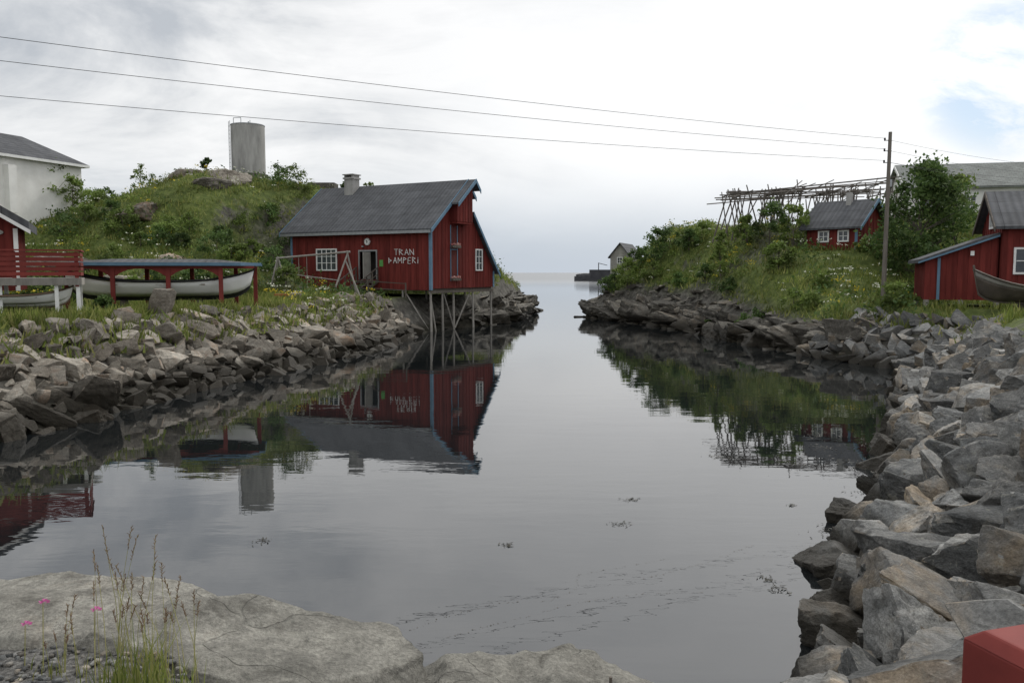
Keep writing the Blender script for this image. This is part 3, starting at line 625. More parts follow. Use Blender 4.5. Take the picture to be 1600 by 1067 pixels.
def word(s,x0,zb,h,w,gap):
    x=x0
    for c in s:
        ww=w*(.35 if c=='I' else 1.15 if c=='M' else 1); sh_=rl.normal(0,.02); dz_=rl.normal(0,.012)
        for (a,b_),(c2,d2) in GL[c]:
            mb.beam((x+a*ww+sh_*b_,-.075,zb+dz_+b_*h),(x+c2*ww+sh_*d2,-.075,zb+dz_+d2*h),.021,n=4)
        x+=ww+gap
word('TRAN',9.45,5.17,.40,.31,.13); word('DAMPERI',8.98,4.60,.40,.26,.13)
mb.obj('lettering',M['white'],house)
mb=MB().beam((7.1,-.03,6.12),(7.1,-.09,6.12),.25,n=24); ck=mb.obj('round_sign',M['white'],house)
mb=MB(); mb.beam((7.1,-.1,6.0),(7.1,-.1,6.24),.02,n=4); mb.beam((7.02,-.1,6.2),(7.18,-.1,6.08),.02,n=4)
for i in range(24):
    t=i*math.pi/12; mb.beam((7.1+.22*math.cos(t),-.1,6.12+.22*math.sin(t)),(7.1+.22*math.cos(t+.26),-.1,6.12+.22*math.sin(t+.26)),.008,n=4)
mb.obj('emblem',M['black'],ck)
MB().box(8.15,8.45,-.06,-.03,4.4,4.85).obj('notice_board',M['green'],house)
MB().box(6.65,6.8,-.14,-.03,5.75,5.85).obj('lamp',M['metal'],house)
st=MB()
for i in range(5): st.box(6.3,8.0,-2.0+i*.36,-1.62+i*.36,2.45+i*.2,2.52+i*.2)
st.box(6.2,8.1,-.22,-.08,3.36,3.44); st.prism([(6.24,-2.1,2.3),(6.24,-.1,3.3),(6.24,-.1,3.46),(6.24,-2.1,2.5)],(.05,0,0)); st.prism([(8.02,-2.1,2.3),(8.02,-.1,3.3),(8.02,-.1,3.46),(8.02,-2.1,2.5)],(.05,0,0))
for x in (6.2,8.1):
    for i in range(4): st.beam((x,-2.0+i*.6,2.4+i*.3),(x,-2.0+i*.6,3.4+i*.3),.045,n=4)
    st.beam((x,-2.05,3.4),(x,-.15,4.35),.045,n=4); st.beam((x,-2.05,2.95),(x,-.15,3.9),.03,n=4)
st.obj('entrance_stairs',M['dwood'],house)
MB().beam((8.6,-1.9,2.4),(8.6,-1.9,3.5),.05,n=4).beam((11.2,-1.2,2.3),(11.2,-1.2,3.3),.05,n=4).beam((8.6,-1.9,3.4),(11.2,-1.2,3.25),.04,n=4).beam((8.6,-1.9,2.95),(11.2,-1.2,2.8),.04,n=4).obj('handrail',M['dwood'],house)
# ------------------------------------------------------------ swing frame
sw=empty('swing_frame',(-12.2,50.5,2.5),-.05,'bleached driftwood swing frame standing outside boathouse','swing frame')
a=MB(); a.beam((-2.3,0,2.35),(2.3,0,2.75),.06,n=8); a.obj('crossbar',M['wood'],sw)
for p_,q_ in (((-2.6,-.7,0),(-2.2,0,2.45)),((-2.6,.7,0),(-2.2,0,2.45)),((-1.6,.1,0),(-2.2,0,2.45)),((1.3,-.6,0),(2.2,0,2.8)),((2.5,.7,0),(2.1,0,2.8)),((2.9,-.1,0),(2.0,.05,2.2))):
    MB().beam(p_,q_,.06,.05,8).obj('leg',M['wood'],sw)
MB().beam((-.9,0,2.45),(-.9,0,.6),.012,n=4).beam((-.4,0,2.5),(-.4,0,.6),.012,n=4).box(-.95,-.35,-.12,.12,.56,.6).obj('swing_seat',M['wood'],sw)
MB().beam((-2.2,0,1.5),(1.6,-.1,1.0),.035,n=6).obj('lower_rail',M['wood'],sw)
pl=MB(); pl.prism([(-.4,-.2,0),(.4,-.2,0),(.45,-.25,.4),(-.45,-.25,.4)],(0,.5,0)); o=pl.obj('planter',M['orange']); o.location=(-12.6,45.2,Hs(-12.6,45.2)); top(o,'terracotta planter box standing on the grass','planter')
# ------------------------------------------------------------ boats
def boat(name,loc,rz,Ln,B,Dd,mats,label,rise=.55,strake=.72):
    e=empty(name,loc,rz,label,'boat'); ns_=24; nk=8
    def sec(t,k,off=0):
        b_=B/2*max(0,(1-abs(t)**2.4))**.75+.02; sh=Dd+rise*abs(t)**3; ke=.02+Dd*.55*abs(t)**7
        return (t*Ln/2*(1-.06*(1-k)*abs(t)**3), (b_+off)*(k**.62), ke+(sh-ke)*k**1.25)
    def surf(k0,k1,n,off,nm,mat,th=.03):
        v=[];f=[]
        for side in (1,-1):
            base=len(v)
            for i in range(ns_+1):
                t=-1+2*i/ns_
                for j in range(n+1):
                    k=k0+(k1-k0)*j/n; x,y,z=sec(t,k,off); v.append((x,side*y,z))
            for i in range(ns_):
                for j in range(n): q=base+i*(n+1)+j; f.append((q,q+1,q+n+2,q+n+1) if side<0 else (q,q+n+1,q+n+2,q+1))
        me=bpy.data.meshes.new(nm); me.from_pydata(v,[],f); me.materials.append(M[mat]); me.shade_smooth()
        o=link(bpy.data.objects.new(nm,me),e); m=o.modifiers.new('thickness','SOLIDIFY'); m.thickness=th; m.offset=-1; return o
    surf(0,strake-.002,nk,0,'hull',mats[0]); surf(strake,.93,3,.012,'white_strake',mats[1]); surf(.935,1,1,.03,'gunwale',mats[2],.06)
    mb=MB(); pts=[(sec(-1+2*i/20,0)[0],0,sec(-1+2*i/20,0)[2]-.05) for i in range(21)]
    x,y,z=sec(1,1); pts=[(-x-.05,0,z+.15)]+[(-sec(1,.5)[0],0,sec(1,.5)[2])]+pts+[(sec(1,.5)[0],0,sec(1,.5)[2])]+[(x+.05,0,z+.15)]
    mb.path(pts,.05,4); mb.obj('keel',M[mats[2]],e)
    for t in (-.45,0,.45):
        b_=B/2*(1-abs(t)**2.4)**.75; MB().box(t*Ln/2-.12,t*Ln/2+.12,-b_*.93,b_*.93,Dd*.75,Dd*.75+.04).obj('thwart',M['hull'],e)
    for t in (-.4,.4):
        MB().box(t*Ln/2-.08,t*Ln/2+.08,-.5,.5,-.32,-.06).obj('cradle',M['dwood'],e)
    return e
BA=.26
shel=empty('boat_shelter',(-15.9,37.6,2.4),BA,'open red boat shelter with flat dark roof and blue edging','shelter')
oct_=[(-4.4,-.6),(-3.3,-1.7),(3.4,-1.7),(4.2,-.8),(4.2,1.1),(3.4,1.9),(-3.3,1.9),(-4.4,1)]
mb=MB(); mb.prism([(x,y,1.95) for x,y in oct_],(0,0,.05)); 
n=len(oct_); c=len(mb.v); mb.v+=[Vector((x,y,2.005)) for x,y in oct_]+[Vector((x*.5,y*.15,2.2)) for x,y in oct_]
for i in range(n): j=(i+1)%n; mb.f.append((c+i,c+j,c+n+j,c+n+i))
mb.f.append(tuple(c+n+i for i in range(n))); mb.obj('roof',M['roof'],shel)
mb=MB()
for i in range(n):
    j=(i+1)%n; a_=Vector((*oct_[i],0))*1.012; c_=Vector((*oct_[j],0))*1.012; mb.prism([a_+Vector((0,0,1.89)),c_+Vector((0,0,1.89)),c_+Vector((0,0,2.03)),a_+Vector((0,0,2.03))],(0,.04,0))
mb.obj('fascia',M['blue'],shel)
mb=MB(); mb.box(-4.1,4.0,-1.5,-1.38,1.78,1.88); mb.box(-4.1,4.0,1.6,1.72,1.78,1.88)
for x in (-3,-1.2,.8,3): mb.box(x-.05,x+.05,-1.38,1.6,1.8,1.94)
mb.obj('roof_beam',M['redrail'],shel)
for x,y in [(-4.1,0.2),( -1.9,-1.44),(.35,-1.44),(2.55,-1.44),(3.95,.4),(-3,1.66),(-1,1.66),(1,1.66),(3,1.66)]:
    MB().box(x-.09,x+.09,y-.08,y+.08,-.2,1.78).obj('post',M['redrail'],shel)
def arch(x0,x1,y,zt):
    m=MB(); k=8; pts=[]
    for i in range(k+1):
        t=i/k; x=x0+(x1-x0)*t; pts.append((x,y,zt-.34*(abs(2*t-1))**2.6-.02))
    for a_,c_ in zip(pts[:-1],pts[1:]): m.prism([a_,c_,(c_[0],y,zt),(a_[0],y,zt)],(0,.06,0))
    m.obj('arched_brace',M['redrail'],shel)
arch(-1.81,.26,-1.47,1.778); arch(.44,2.46,-1.47,1.778); arch(-4.0,-1.99,-1.47,1.778)
boat('rowing_boat',(-15.9,37.3,2.8),BA,8.0,2.1,.85,('black','boatwhite','black'),'black and white wooden fishing boat under the shelter',.5,.22)
# ------------------------------------------------------------ left house + deck
LA=.47
lh=empty('red_house',(-18.8-6.1*math.cos(LA),31.3-6.1*math.sin(LA),0),LA,'red timber house with dark roof and white bargeboards','house')
W=6.1; wz=3.9; we=5.85; wr=we+1.95; dl=4.
mb=MB(); tp=lambda u:we+1.95*(1-abs(u-W/2)/(W/2))
boards(mb,0,W,tp,wz-.6,lambda u,o_,z:(u,-o_,z)); boards(mb,0,dl,lambda u:we,wz-.6,lambda u,o_,z:(W+o_,u,z)); boards(mb,0,dl,lambda u:we,wz-.6,lambda u,o_,z:(-o_,u,z)); mb.obj('wall',M['red'],lh)
mb=MB(); s_=1.95/(W/2)
for sg in (1,-1):
    xe=W/2+sg*(W/2+.45); ye=we-.45*s_; 
    mb.prism([(W/2+sg*.002,-.5,wr+.02),(xe,-.5,ye+.02),(xe,-.5,ye+.34),(W/2+sg*.002,-.5,wr+.34)],(0,dl+1,0))
mb.obj('roof',M['roof'],lh)
for sg in (1,-1):
    mb=MB(); xe=W/2+sg*(W/2+.5); ye=we-.5*s_
    mb.prism([(W/2+sg*.002,-.55,wr-.1),(xe,-.55,ye-.1),(xe,-.55,ye+.05),(W/2+sg*.002,-.55,wr+.05)],(0,.045,0)); mb.obj('bargeboard',M['white'],lh)
MB().box(W-.1,W+.05,-.06,-.028,wz-.6,we-.2).obj('corner_board',M['white'],lh)
mb=MB(); pts=[(5.35+.34*math.cos(t*.3927),-.07,5.5+.12*math.sin(t*.3927)) for t in range(16)]; mb.prism(pts,(0,.04,0)); sg_=mb.obj('oval_sign',M['greyhull'],lh)
MB().box(5.15,5.55,-.08,-.072,5.48,5.52).obj('sign_marking',M['redrail'],sg_)
window(lh,(2.5,-.03,4.95),0,1.,1.1,2,3)
dk=empty('deck',(-15.3,29.1,0),.44,'raised timber deck with red horizontal railing','deck')
MB().box(-9.5,0,0,2.0,3.72,3.8).obj('floorboards',M['wood'],dk); MB().box(-9.5,.02,-.06,-.005,3.55,3.8).box(.005,.06,-.06,2.,3.55,3.8).obj('fascia',M['wood'],dk)
mb=MB()
for i in range(5): z=3.88+i*.17; mb.box(-9.5,0,-.04,-.01,z,z+.13); mb.box(.01,.04,-.04,2.0,z,z+.13)
mb.box(-9.5,.08,-.1,.05,4.74,4.79); mb.box(-.06,.08,.05,2.,4.74,4.79); mb.obj('railing',M['redrail'],dk)
for x in (-8,-6,-4,-2,-.1): MB().box(x-.06,x+.06,-.005,.07,3.5,4.72).obj('railing_post',M['redrail'],dk)
for x,y in [(x,y) for x in (-7.5,-5.,-2.45,-.75,-.08) for y in (.1,1.7)]: MB().box(x-.06,x+.06,y-.06,y+.06,2.,3.55).obj('post',M['white'],dk)
boat('rowing_boat',(-17.8,28.6,2.78),.44,4.4,1.3,.45,('boatwhite','boatwhite','hull'),'white wooden rowing boat stored under deck',.3,.3)
# ------------------------------------------------------------ white house
wa=math.atan2(-.346,.938) 
wh=empty('white_house',(-32.0,61.7,0),wa,'large white house with dark hipped roof','house')
lw=14.; hw=5.3
MB().box(-hw,0,-lw,0,6.5,11.9).obj('wall',M['wwall'],wh)
mb=MB(); q=[(-hw-.4,-lw-.4,11.9),(.4,-lw-.4,11.9),(.4,.4,11.9),(-hw-.4,.4,11.9),(-hw/2,-lw+2.6,13.75),(-hw/2,-2.6,13.75)]
mb.v=[Vector(k) for k in q]; mb.f=[(0,1,4),(1,2,5,4),(2,3,5),(3,0,4,5),(0,3,2,1)]; mb.obj('roof',M['roof'],wh)
MB().box(.35,.42,-lw-.4,.4,11.72,11.9).box(-hw-.4,.35,.35,.42,11.72,11.9).obj('eaves_board',M['white'],wh)
window(wh,(.03,-9,9.0),math.pi/2,.8,.8,2,2)
MB().box(-.0,.5,-6.3,-5.7,8,11.2).obj('chimney',M['wwall'],wh)
# ------------------------------------------------------------ tank
tx,ty=atpx(389,70)+.3,70.; tz=Hs(tx,ty)
tk=empty('storage_tank',(tx,ty,tz-.4),0,'tall cylindrical concrete tank standing on hilltop','tank')
zt=16.2-(tz-.4); R=1.37; N=40
MB().beam((0,0,.9),(0,0,zt),R,R,N).obj('cylinder_shell',M['concrete'],tk)
MB().beam((0,0,0),(0,0,.9),R*1.2,R*1.15,N).obj('plinth',M['rockN'],tk)
mb=MB().beam((0,0,zt+.002),(0,0,zt+.07),R*1.02,R*1.02,N); mb.beam((R*.1,-.2,zt),(R*.1,-.2,zt+.35),.06,n=6); mb.obj('lid',M['metal'],tk)
mb=MB()
mb.beam((-.95,-.7,zt),(-.95,-.7,zt+.55),.03,n=4); mb.beam((-.2,-1.1,zt),(-.2,-1.1,zt+.5),.03,n=4); mb.beam((-.95,-.7,zt+.55),(-.2,-1.1,zt+.5),.03,n=4)
mb.beam((-1.2,-.9,.3),(-1.2,-.9,zt+.3),.025,n=4); mb.beam((-1.4,-.6,.3),(-1.4,-.6,zt+.3),.025,n=4)
for i in range(14): mb.beam((-1.2,-.9,.5+i*.33),(-1.4,-.6,.5+i*.33),.018,n=4)
mb.beam((.3,-.3,zt),(.3,-.3,zt+.45),.03,n=4); mb.obj('ladder',M['metal'],tk)
o=MB().box(-1.2,1.2,-.8,.8,0,1.3).obj('concrete_bunker',M['rockN'],bev=.04); bx=atpx(508,73); o.location=(bx,73,Hs(bx,73)-.3); top(o,'small ruined concrete block building on hilltop','bunker')
# ------------------------------------------------------------ right red boathouse
ra=math.radians(-20)
rh=empty('boathouse',(21.7,36.5,0),ra,'dark red timber boathouse with lean-to and blue trim','house')
b0=2.75; e1=6.1; r1=7.6; dp=4.5; ln=8
tg=lambda u:e1+(r1-e1)*(1-abs(u-dp/2)/(dp/2))
mb=MB(); boards(mb,0,ln,lambda u:e1,b0,lambda u,o_,z:(u,-o_,z),[(.55,1.45,4.0,5.0)]); boards(mb,.02,dp,tg,b0,lambda u,o_,z:(-o_,u,z),[(1.7,2.5,6.1,6.95)]); boards(mb,0,ln,lambda u:e1,b0,lambda u,o_,z:(u,dp+o_,z))
lt=lambda u:4.5+(u+3)*(1.1/3)
boards(mb,-3,-.08,lt,b0,lambda u,o_,z:(u,.25-o_,z)); boards(mb,.25,dp-.3,lambda u:4.5,b0,lambda u,o_,z:(-3-o_,u,z)); boards(mb,-3,-.08,lt,b0,lambda u,o_,z:(u,dp-.3+o_,z)); mb.obj('wall',M['red'],rh)
mb=MB(); k=(r1-e1)/(dp/2)
slab(mb,-.35,ln+.3,-.35,e1-.35*k+.02,dp/2,r1+.02,.13); slab(mb,-.35,ln+.3,dp/2+.003,r1+.02,dp+.35,e1-.35*k+.02,.13); mb.obj('roof',M['roof'],rh)
mb=MB(); mb.prism([(-3.3,0.,4.42),(-.08,0.,5.6),(-.08,0.,5.76),(-3.3,0.,4.58)],(0,dp-.1,0)); mb.obj('lean_to_roof',M['roof'],rh)
x=-.4
MB().prism([(x,-.4,e1-.4*k-.06),(x,dp/2,r1-.06),(x,dp/2,r1+.15),(x,-.4,e1-.4*k+.15)],(.045,0,0)).obj('bargeboard',M['dwood'],rh); MB().prism([(x,dp/2+.003,r1-.06),(x,dp+.4,e1-.4*k-.06),(x,dp+.4,e1-.4*k+.15),(x,dp/2+.003,r1+.15)],(.045,0,0)).obj('bargeboard',M['dwood'],rh)
MB().prism([(-3.32,-.04,4.4),(-.1,-.04,5.58),(-.1,-.04,5.66),(-3.32,-.04,4.48)],(0,.035,0)).obj('bargeboard',M['blue'],rh); MB().box(-2.5,-2.38,.19,.22,b0,4.65).obj('corner_board',M['blue'],rh)
window(rh,(1.0,-.02,4.5),0,.9,1.,2,2); window(rh,(-.03,2.1,6.52),math.pi/2*3,.8,.85,2,2)
MB().box(-1.2,-1.05,.1,.15,4.75,4.95).obj('wall_lamp',M['white'],rh)
for x,y in ((-2.9,.3),(-1.5,.3),(-.1,.1),(2,.1),(4,.1),(-2.9,dp-.4)): MB().beam((x,y,1.6),(x,y,b0),.12,n=8).obj('stilt',M['wood'],rh)
boat('rowing_boat',(22.4,33.4,2.78),-.12,6.8,1.8,.6,('darkhull','greyhull','darkhull'),'weathered dark wooden boat with pale stripe on gravel',.75,.78)
# pale slate building
gb=empty('slate_roofed_building',(32.3,67.5,0),-.22,'pale building with grey-green slate roof','house')
MB().box(0,16,0,7,6,10.8).obj('wall',M['wwall'],gb)
mb=MB(); slab(mb,-.4,16.3,-.4,10.7,3.5,12.95,.15); slab(mb,-.4,16.3,3.503,12.95,7.4,10.7,.15); mb.obj('roof',M['slate'],gb)
mb=MB().prism([(-.02,0.02,10.8),(-.02,6.98,10.8),(-.02,3.5,12.85)],(.1,0,0)); mb.obj('gable',M['wwall'],gb)
for x in (1.4,4.6,6.2,9): window(gb,(x,-.03,9.5),0,.75,1.1,2,3)
mb=MB(); mb.prism([(-.45,-.4,10.6),(-.45,3.5,12.85),(-.45,3.5,13.12),(-.45,-.4,10.86)],(.045,0,0)); mb.obj('bargeboard',M['white'],gb)
# small shed
sa=math.atan2(-.74,.67)
shd=empty('red_shed',(21.4,51.2,0),sa,'small red shed with grey roof and white windows','shed')
l_=3.3; g_=3.9; b0=5.2; e_=6.95; r_=8.5; k=(r_-e_)/(g_/2)
tg=lambda u:e_+(r_-e_)*(1-abs(u-g_/2)/(g_/2))
mb=MB(); boards(mb,-l_,0,lambda u:e_,b0-.3,lambda u,o_,z:(u,-o_,z),[(-2.5,-1.8,5.95,6.6),(-1.2,-.5,5.95,6.6)]); boards(mb,.02,g_,tg,b0-.3,lambda u,o_,z:(o_,u,z)); boards(mb,.02,g_,tg,b0-.3,lambda u,o_,z:(-l_-o_,u,z)); boards(mb,-l_,0,lambda u:e_,b0-.3,lambda u,o_,z:(u,g_+o_,z)); mb.obj('wall',M['red'],shd)
mb=MB(); slab(mb,-l_-.4,.4,-.35,e_-.35*k+.02,g_/2,r_+.02,.12); slab(mb,-l_-.4,.4,g_/2+.003,r_+.02,g_+.35,e_-.35*k+.02,.12); mb.obj('roof',M['roof'],shd)
x=.405
MB().prism([(x,-.4,e_-.4*k-.06),(x,g_/2,r_-.06),(x,g_/2,r_+.16),(x,-.4,e_-.4*k+.16)],(.045,0,0)).obj('bargeboard',M['blue'],shd); MB().prism([(x,g_/2+.003,r_-.06),(x,g_+.4,e_-.4*k-.06),(x,g_+.4,e_-.4*k+.16),(x,g_/2+.003,r_+.16)],(.045,0,0)).obj('bargeboard',M['blue'],shd); MB().box(-.1,.07,-.07,-.03,b0,e_-.3).obj('corner_board',M['blue'],shd)
window(shd,(-2.15,-.02,6.27),0,.55,.55,2,2); window(shd,(-.85,-.02,6.27),0,.55,.55,2,2)
MB().box(-1.5,-1.2,1.5,1.8,7.8,9.1).obj('chimney',M['concrete'],shd)
# fish rack
fr=empty('fish_drying_rack',(21.1,60,7.0),-.05,'long bleached timber rack for drying fish on hilltop','fish rack')
r=np.random.RandomState(4)
for x in np.linspace(-5.2,5.4,10):
    x+=r.normal(0,.3); mb=MB()
    for y in (-2.2,0,2.2):
        mb.beam((x-.6+r.normal(0,.3),y-.5,-.8),(x+.3,y+.35,2.9+r.normal(0,.2)),.06,.045,6); mb.beam((x+.5+r.normal(0,.35),y+.5,-.8),(x-.3,y-.35,2.9+r.normal(0,.2)),.055,.04,6)
    mb.beam((x,-3,2.6),(x,3,2.7+r.normal(0,.06)),.05,n=6); mb.obj('support_frame',M['rwood'],fr)
mb=MB()
for y in np.linspace(-2.9,2.9,14): mb.beam((-5.5+r.normal(0,.6),y,2.45+r.normal(0,.2)),(5.7+r.normal(0,.6),y+r.normal(0,.3),3.15+r.normal(0,.3)),.045,.035,6)
mb.obj('rail',M['rwood'],fr)
mb=MB()
for i in range(16): x=r.uniform(-5.2,5.); mb.beam((x-1.0,r.uniform(-2.5,2.5),2.5+r.normal(0,.15)),(x+r.uniform(.4,1.5),r.uniform(-2.5,2.5),3.1+abs(r.normal(0,.3))),.04,.03,6)
mb.obj('loose_pole',M['rwood'],fr)
mb=MB()
for x in np.linspace(-5.6,4.4,10): mb.beam((x+r.normal(0,.5),-2.3,-.5),(x+1.5+r.normal(0,.5),-2.1,2.8),.04,n=6)
mb.obj('diagonal_brace',M['rwood'],fr)
# ------------------------------------------------------------ utility pole and cables
pz=Hs(18.1,40)
up=empty('utility_pole',(18.1,40,pz),0,'tall weathered wooden utility pole with insulators','utility pole')
MB().beam((0,0,-.3),(.05,0,10.7-pz),.115,.08,12).obj('pole_shaft',M['pole'],up)
att=[(10.3,58,22.8),(9.8,95,23.4),(9.25,150,25.2)]
for z,_,_ in att:
    MB().beam((-.2,0,z-pz),(.14,0,z-pz),.02,n=6).beam((-.2,0,z-pz-.02),(-.2,0,z-pz+.12),.045,n=8).obj('insulator',M['black'],up)
MB().box(.08,.2,-.06,.06,8.1-pz,8.45-pz).obj('junction_box',M['metal'],up)
th_=math.atan(108/1280)
def W_(px,py,Yv):
    u=(px-800)/1280; v=(533.5-py)/1280; dy=v*math.sin(th_)+math.cos(th_); dz=v*math.cos(th_)-math.sin(th_); t=Yv/dy
    return Vector((u*t,Yv,4+dz*t))
for z,py,Yv in att:
    A=Vector((17.9,40,z+.1)); B=W_(0,py,Yv); Cc=B+(B-A)*.35; Cc.z+=.32
    pts=[]
    for i in range(41):
        t=i/40; p_=A+(Cc-A)*t; p_.z=A.z+(Cc.z-A.z)*t-1.25*t*(1-t); pts.append(p_)
    o=MB().path(pts,.009,5).obj('overhead_cable',M['wire']); top(o,'thin black overhead cable sagging across the harbour','cable','overhead cables on the utility pole')
for z,zz in ((10.3,11.2),(9.8,10.6),(9.25,10.4),(9.25,9.6)):
    pts=[]; A=Vector((18.2,40,z)); B=Vector((48,66,zz+1.2))
    for i in range(21): t=i/20; p_=A+(B-A)*t; p_.z-=1.9*t*(1-t); pts.append(p_)
    o=MB().path(pts,.007,5).obj('overhead_cable',M['wire']); top(o,'thin black overhead cable running inland from the pole','cable','overhead cables on the utility pole')
mx=atpx(296,68); o=MB().beam((0,0,0),(0,0,1.6),.05,.035,8).beam((-.2,0,1.3),(.2,0,1.3),.03,n=6).obj('wooden_post',M['dwood']); o.location=(mx,68,Hs(mx,68)-.1); top(o,'short wooden post standing on hilltop','post')
# ------------------------------------------------------------ far things: gable-fronted low house behind the headland
fh=empty('grey_roofed_house',(13.4,112,0),-.35,'distant low pale house with dark gable roof behind headland','house')
b0=4.4; tg=lambda u:6.2+1.6*(1-abs(u-1.3)/1.3)
mb=MB(); boards(mb,0,2.6,tg,b0-.6,lambda u,o_,z:(u,-o_,z),[],.3); boards(mb,0,8,lambda u:6.2,b0-.6,lambda u,o_,z:(-o_,u,z),[],.3); boards(mb,0,8,lambda u:6.2,b0-.6,lambda u,o_,z:(2.6+o_,u,z),[],.3); mb.obj('wall',M['greyhull'],fh)
mb=MB(); mb.prism([(1.302,-.3,7.84),(2.9,-.3,5.88),(2.9,-.3,6.03),(1.302,-.3,8.0)],(0,8.5,0)); mb.prism([(1.298,-.3,7.84),(-.3,-.3,5.88),(-.3,-.3,6.03),(1.298,-.3,8.0)],(0,8.5,0)); mb.obj('roof',M['roof'],fh)
window(fh,(1.3,-.02,5.6),0,.6,.7,2,2)
v,f=block_rock(81,9,(9.,5,3.2),3,.12); o=link(bpy.data.objects.new('breakwater',np_mesh('breakwater',v,f,M['dstone'],sharp=26))); o.location=(37,385,.6); top(o,'distant dark rock breakwater in open sea','breakwater')
pr=empty('pier',(37,380,0),0,'distant dark pier with small crane','pier')
MB().box(-1,9,-2,3,0,5.2).obj('quay',M['dstone'],pr); MB().box(-8,-1,-2,3,0,2.2).obj('lower_quay',M['dstone'],pr)
MB().beam((3,0,5),(3,0,8.4),.2,n=6).beam((3,0,8.2),(7,0,7.2),.15,n=6).obj('crane',M['wire'],pr)
# ------------------------------------------------------------ red block near camera
rb=MB(); h=.55
rb.prism([(-.22,-.22,0),(.22,-.22,0),(.22,.22,0),(-.22,.22,0)],(0,0,h))
c=len(rb.v); rb.v+=[Vector((x*.22,y*.22,h+.001)) for x,y in ((-1,-1),(1,-1),(1,1),(-1,1))]+[Vector((x*.17,y*.15,h+.06)) for x,y in ((-1,-1),(1,-1),(1,1),(-1,1))]
for i in range(4): j=(i+1)%4; rb.f.append((c+i,c+j,c+4+j,c+4+i))
rb.f.append((c+4,c+5,c+6,c+7))
o=rb.obj('bollard',M['redrail'],bev=.012); o.location=(2.42,3.62,1.72); o.rotation_euler=(0,0,.3); top(o,'square red painted bollard beside the boulders','bollard')
o=MB().beam((0,0,0),(0,0,.35),.01,n=8).obj('iron_rod',M['dwood']); o.location=(.62,4.95,1.12); top(o,'rusty iron rod standing in the rock','rod')
# ------------------------------------------------------------ floating seaweed
def G(px,py):
    u=(px-800)/1280; v=(533.5-py)/1280; dy=v*math.sin(th_)+math.cos(th_); dz=v*math.cos(th_)-math.sin(th_); t=-4/dz
    return u*t,dy*t
r=np.random.RandomState(12)
spots=[(985,780,.12),(970,818,.2),(1215,920,.15),(1238,790,.1),(1120,714,.25),(410,845,.15),(790,852,.1),(1310,835,.5),(1335,800,.4),(1350,770,.4),(1290,680,.9),(1245,725,.4),(1330,720,.5),(1200,905,.12),(1060,560,.8),(1000,575,.5),(1280,700,.5),(1310,860,.3),(1370,700,.6),(1350,730,.5)]
for (px,py,s) in spots:
    x,y=G(px,py); mb=MB()
    for i in range(int(60*s)+14):
        a_=r.uniform(0,6.28); q=Vector((r.normal(0,s*.5),r.normal(0,s*.45),.006+.004*r.rand())); d_=Vector((math.cos(a_),math.sin(a_),0))*r.uniform(.015,.05); n_=Vector((-d_.y,d_.x,0))*.3
        k=len(mb.v); mb.v+=[q-d_,q+n_,q+d_+Vector((0,0,.012)),q-n_]; mb.f.append((k,k+1,k+2,k+3))
    o=mb.obj('seaweed',M['weed']); o.location=(x,y,0); o['kind']='stuff'; top(o,'small floating patch of dark seaweed','seaweed','floating seaweed patches')
mb=MB()
for line in ([(640,985),(700,962),(780,942),(860,938),(900,920),(902,898),(960,888),(1045,872)],[(700,995),(800,968),(900,942),(990,928),(1100,925)],[(1000,905),(1100,880),(1180,850)]):
    W=[Vector((*G(*q),.004)) for q in line]
    for a_,c_ in zip(W[:-1],W[1:]):
        n=int((c_-a_).length/.012)
        for i in range(n):
            if r.rand()<.55: continue
            q=a_.lerp(c_,i/n)+Vector((r.normal(0,.012),r.normal(0,.012),0)); d_=Vector((r.normal(0,.005),r.normal(0,.005),0)); n_=Vector((-d_.y,d_.x,0))*.6
            k=len(mb.v); mb.v+=[q-d_,q+n_,q+d_,q-n_]; mb.f.append((k,k+1,k+2,k+3))
o=mb.obj('floating_debris',M['darkhull']); o['kind']='stuff'; top(o,'thin drifting lines of fine floating debris','debris')
# ------------------------------------------------------------ world
wd=bpy.data.worlds.new('World'); sc.world=wd; wd.use_nodes=True; ns=wd.node_tree.nodes; ls=wd.node_tree.links; bg=ns['Background']
SE=math.radians(42); SAZ=math.radians(38)
sky=ns.new('ShaderNodeTexSky'); sky.sky_type='NISHITA'; sky.sun_disc=False; sky.sun_elevation=SE; sky.sun_rotation=SAZ
tc=ns.new('ShaderNodeTexCoord'); dv=tc.outputs['Generated']; sp=ns.new('ShaderNodeSeparateXYZ'); ls.new(dv,sp.inputs[0])
n1=noisen(ns,ls,dv,2.1,8,.6,.6,(1,1,3.2)); n2_=noisen(ns,ls,dv,6.5,6,.6,.4,(1,1,2.2))
n1=math_node(ns,ls,'ADD',n1,math_node(ns,ls,'MULTIPLY',math_node(ns,ls,'SUBTRACT',n2_,.5),.32))
lf=maprange(ns,ls,sp.outputs[0],-.55,.1,-.03,.045)
n1=math_node(ns,ls,'ADD',n1,lf)
cl=ramp(ns,ls,n1,[(.36,(.54,.57,.61)),(.45,(.69,.71,.735)),(.53,(.85,.86,.87)),(.64,(1.0,1.0,1.0))])
def dirfac(px,py,a,b_):
    u=(px-800)/1280; v=(533.5-py)/1280; d=Vector((u,v*math.sin(th_)+math.cos(th_),v*math.cos(th_)-math.sin(th_))).normalized()
    vm=ns.new('ShaderNodeVectorMath'); vm.operation='DOT_PRODUCT'; ls.new(dv,vm.inputs[0]); vm.inputs[1].default_value=d
    return maprange(ns,ls,vm.outputs['Value'],a,b_,0,1,True)
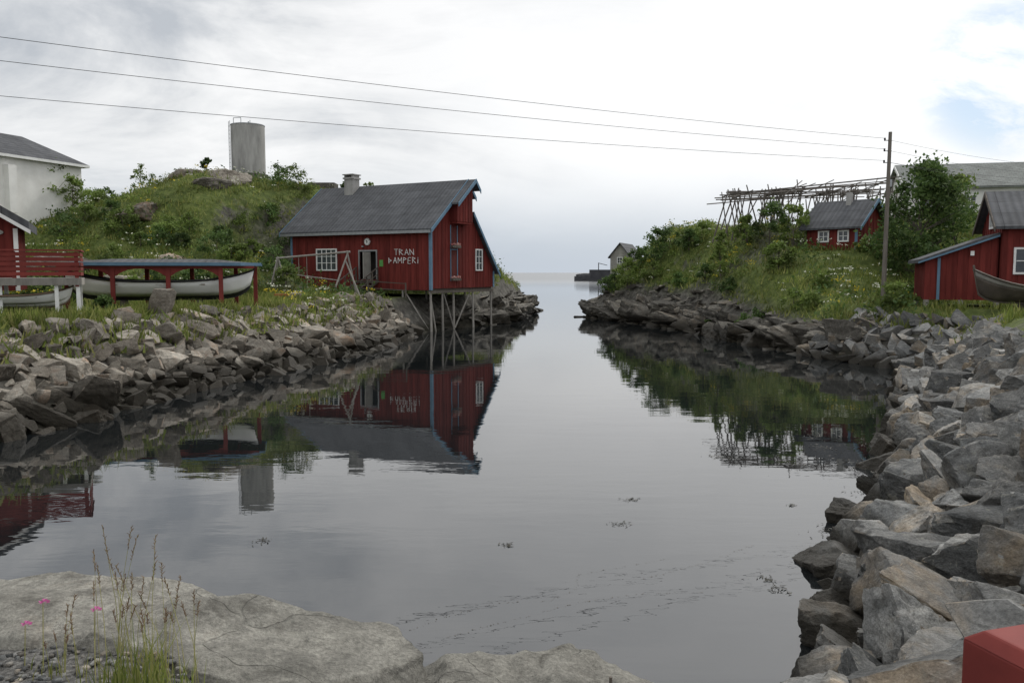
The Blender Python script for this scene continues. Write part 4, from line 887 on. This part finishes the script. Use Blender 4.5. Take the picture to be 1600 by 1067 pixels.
gl=dirfac(1420,180,.84,.99); gn=maprange(ns,ls,noisen(ns,ls,dv,3.2,6,.55,.4,(1,1,2.4)),.36,.56,.55,1.)
cl=mixc(ns,ls,math_node(ns,ls,'MULTIPLY',gl,gn),cl,(1.16,1.16,1.16))
gl2=dirfac(1000,30,.92,1.); cl=mixc(ns,ls,math_node(ns,ls,'MULTIPLY',gl2,.5),cl,(1.03,1.03,1.03))
hz=maprange(ns,ls,sp.outputs[2],.0,.15,1,0,True); hcen=dirfac(850,380,.80,.99)
hf=math_node(ns,ls,'MULTIPLY',hz,math_node(ns,ls,'MULTIPLY_ADD',hcen,.40,.45))
cl=mixc(ns,ls,hf,cl,(.48,.555,.655))
zen=maprange(ns,ls,sp.outputs[2],.5,.8,1,1.4,True); cl=mixc(ns,ls,1.,cl,grey(ns,ls,zen),'MULTIPLY')
x10=mixc(ns,ls,1.,cl,(10,10,10),'MULTIPLY')
blue=dirfac(1570,120,.9955,.9992); bn=maprange(ns,ls,noisen(ns,ls,dv,9,6,.65,.4,(1,1,2)),.36,.56)
bf=math_node(ns,ls,'MULTIPLY',math_node(ns,ls,'MULTIPLY',blue,bn),.85)
fin=mixc(ns,ls,bf,x10,mixc(ns,ls,.6,sky.outputs[0],(4.8,6.8,9.2)))
fin2=mixc(ns,ls,.05,fin,sky.outputs[0])
ls.new(fin2,bg.inputs['Color']); bg.inputs['Strength'].default_value=.1
sun=bpy.data.lights.new('sun','SUN'); sun.energy=1.5; sun.angle=math.radians(12); sun.color=(1,.97,.92)
so=bpy.data.objects.new('sun',sun); link(so)
sd=Vector((math.sin(SAZ)*math.cos(SE),math.cos(SAZ)*math.cos(SE),math.sin(SE))); so.rotation_euler=sd.to_track_quat('Z','Y').to_euler(); so.location=sd*100
# ------------------------------------------------------------ camera
cam=bpy.data.cameras.new('camera'); cam.lens=28.8; cam.sensor_width=36; cam.clip_end=12000; cam.clip_start=.05
co=bpy.data.objects.new('camera',cam); link(co); co.location=(0,0,4); co.rotation_euler=(math.pi/2-th_,0,0); sc.camera=co
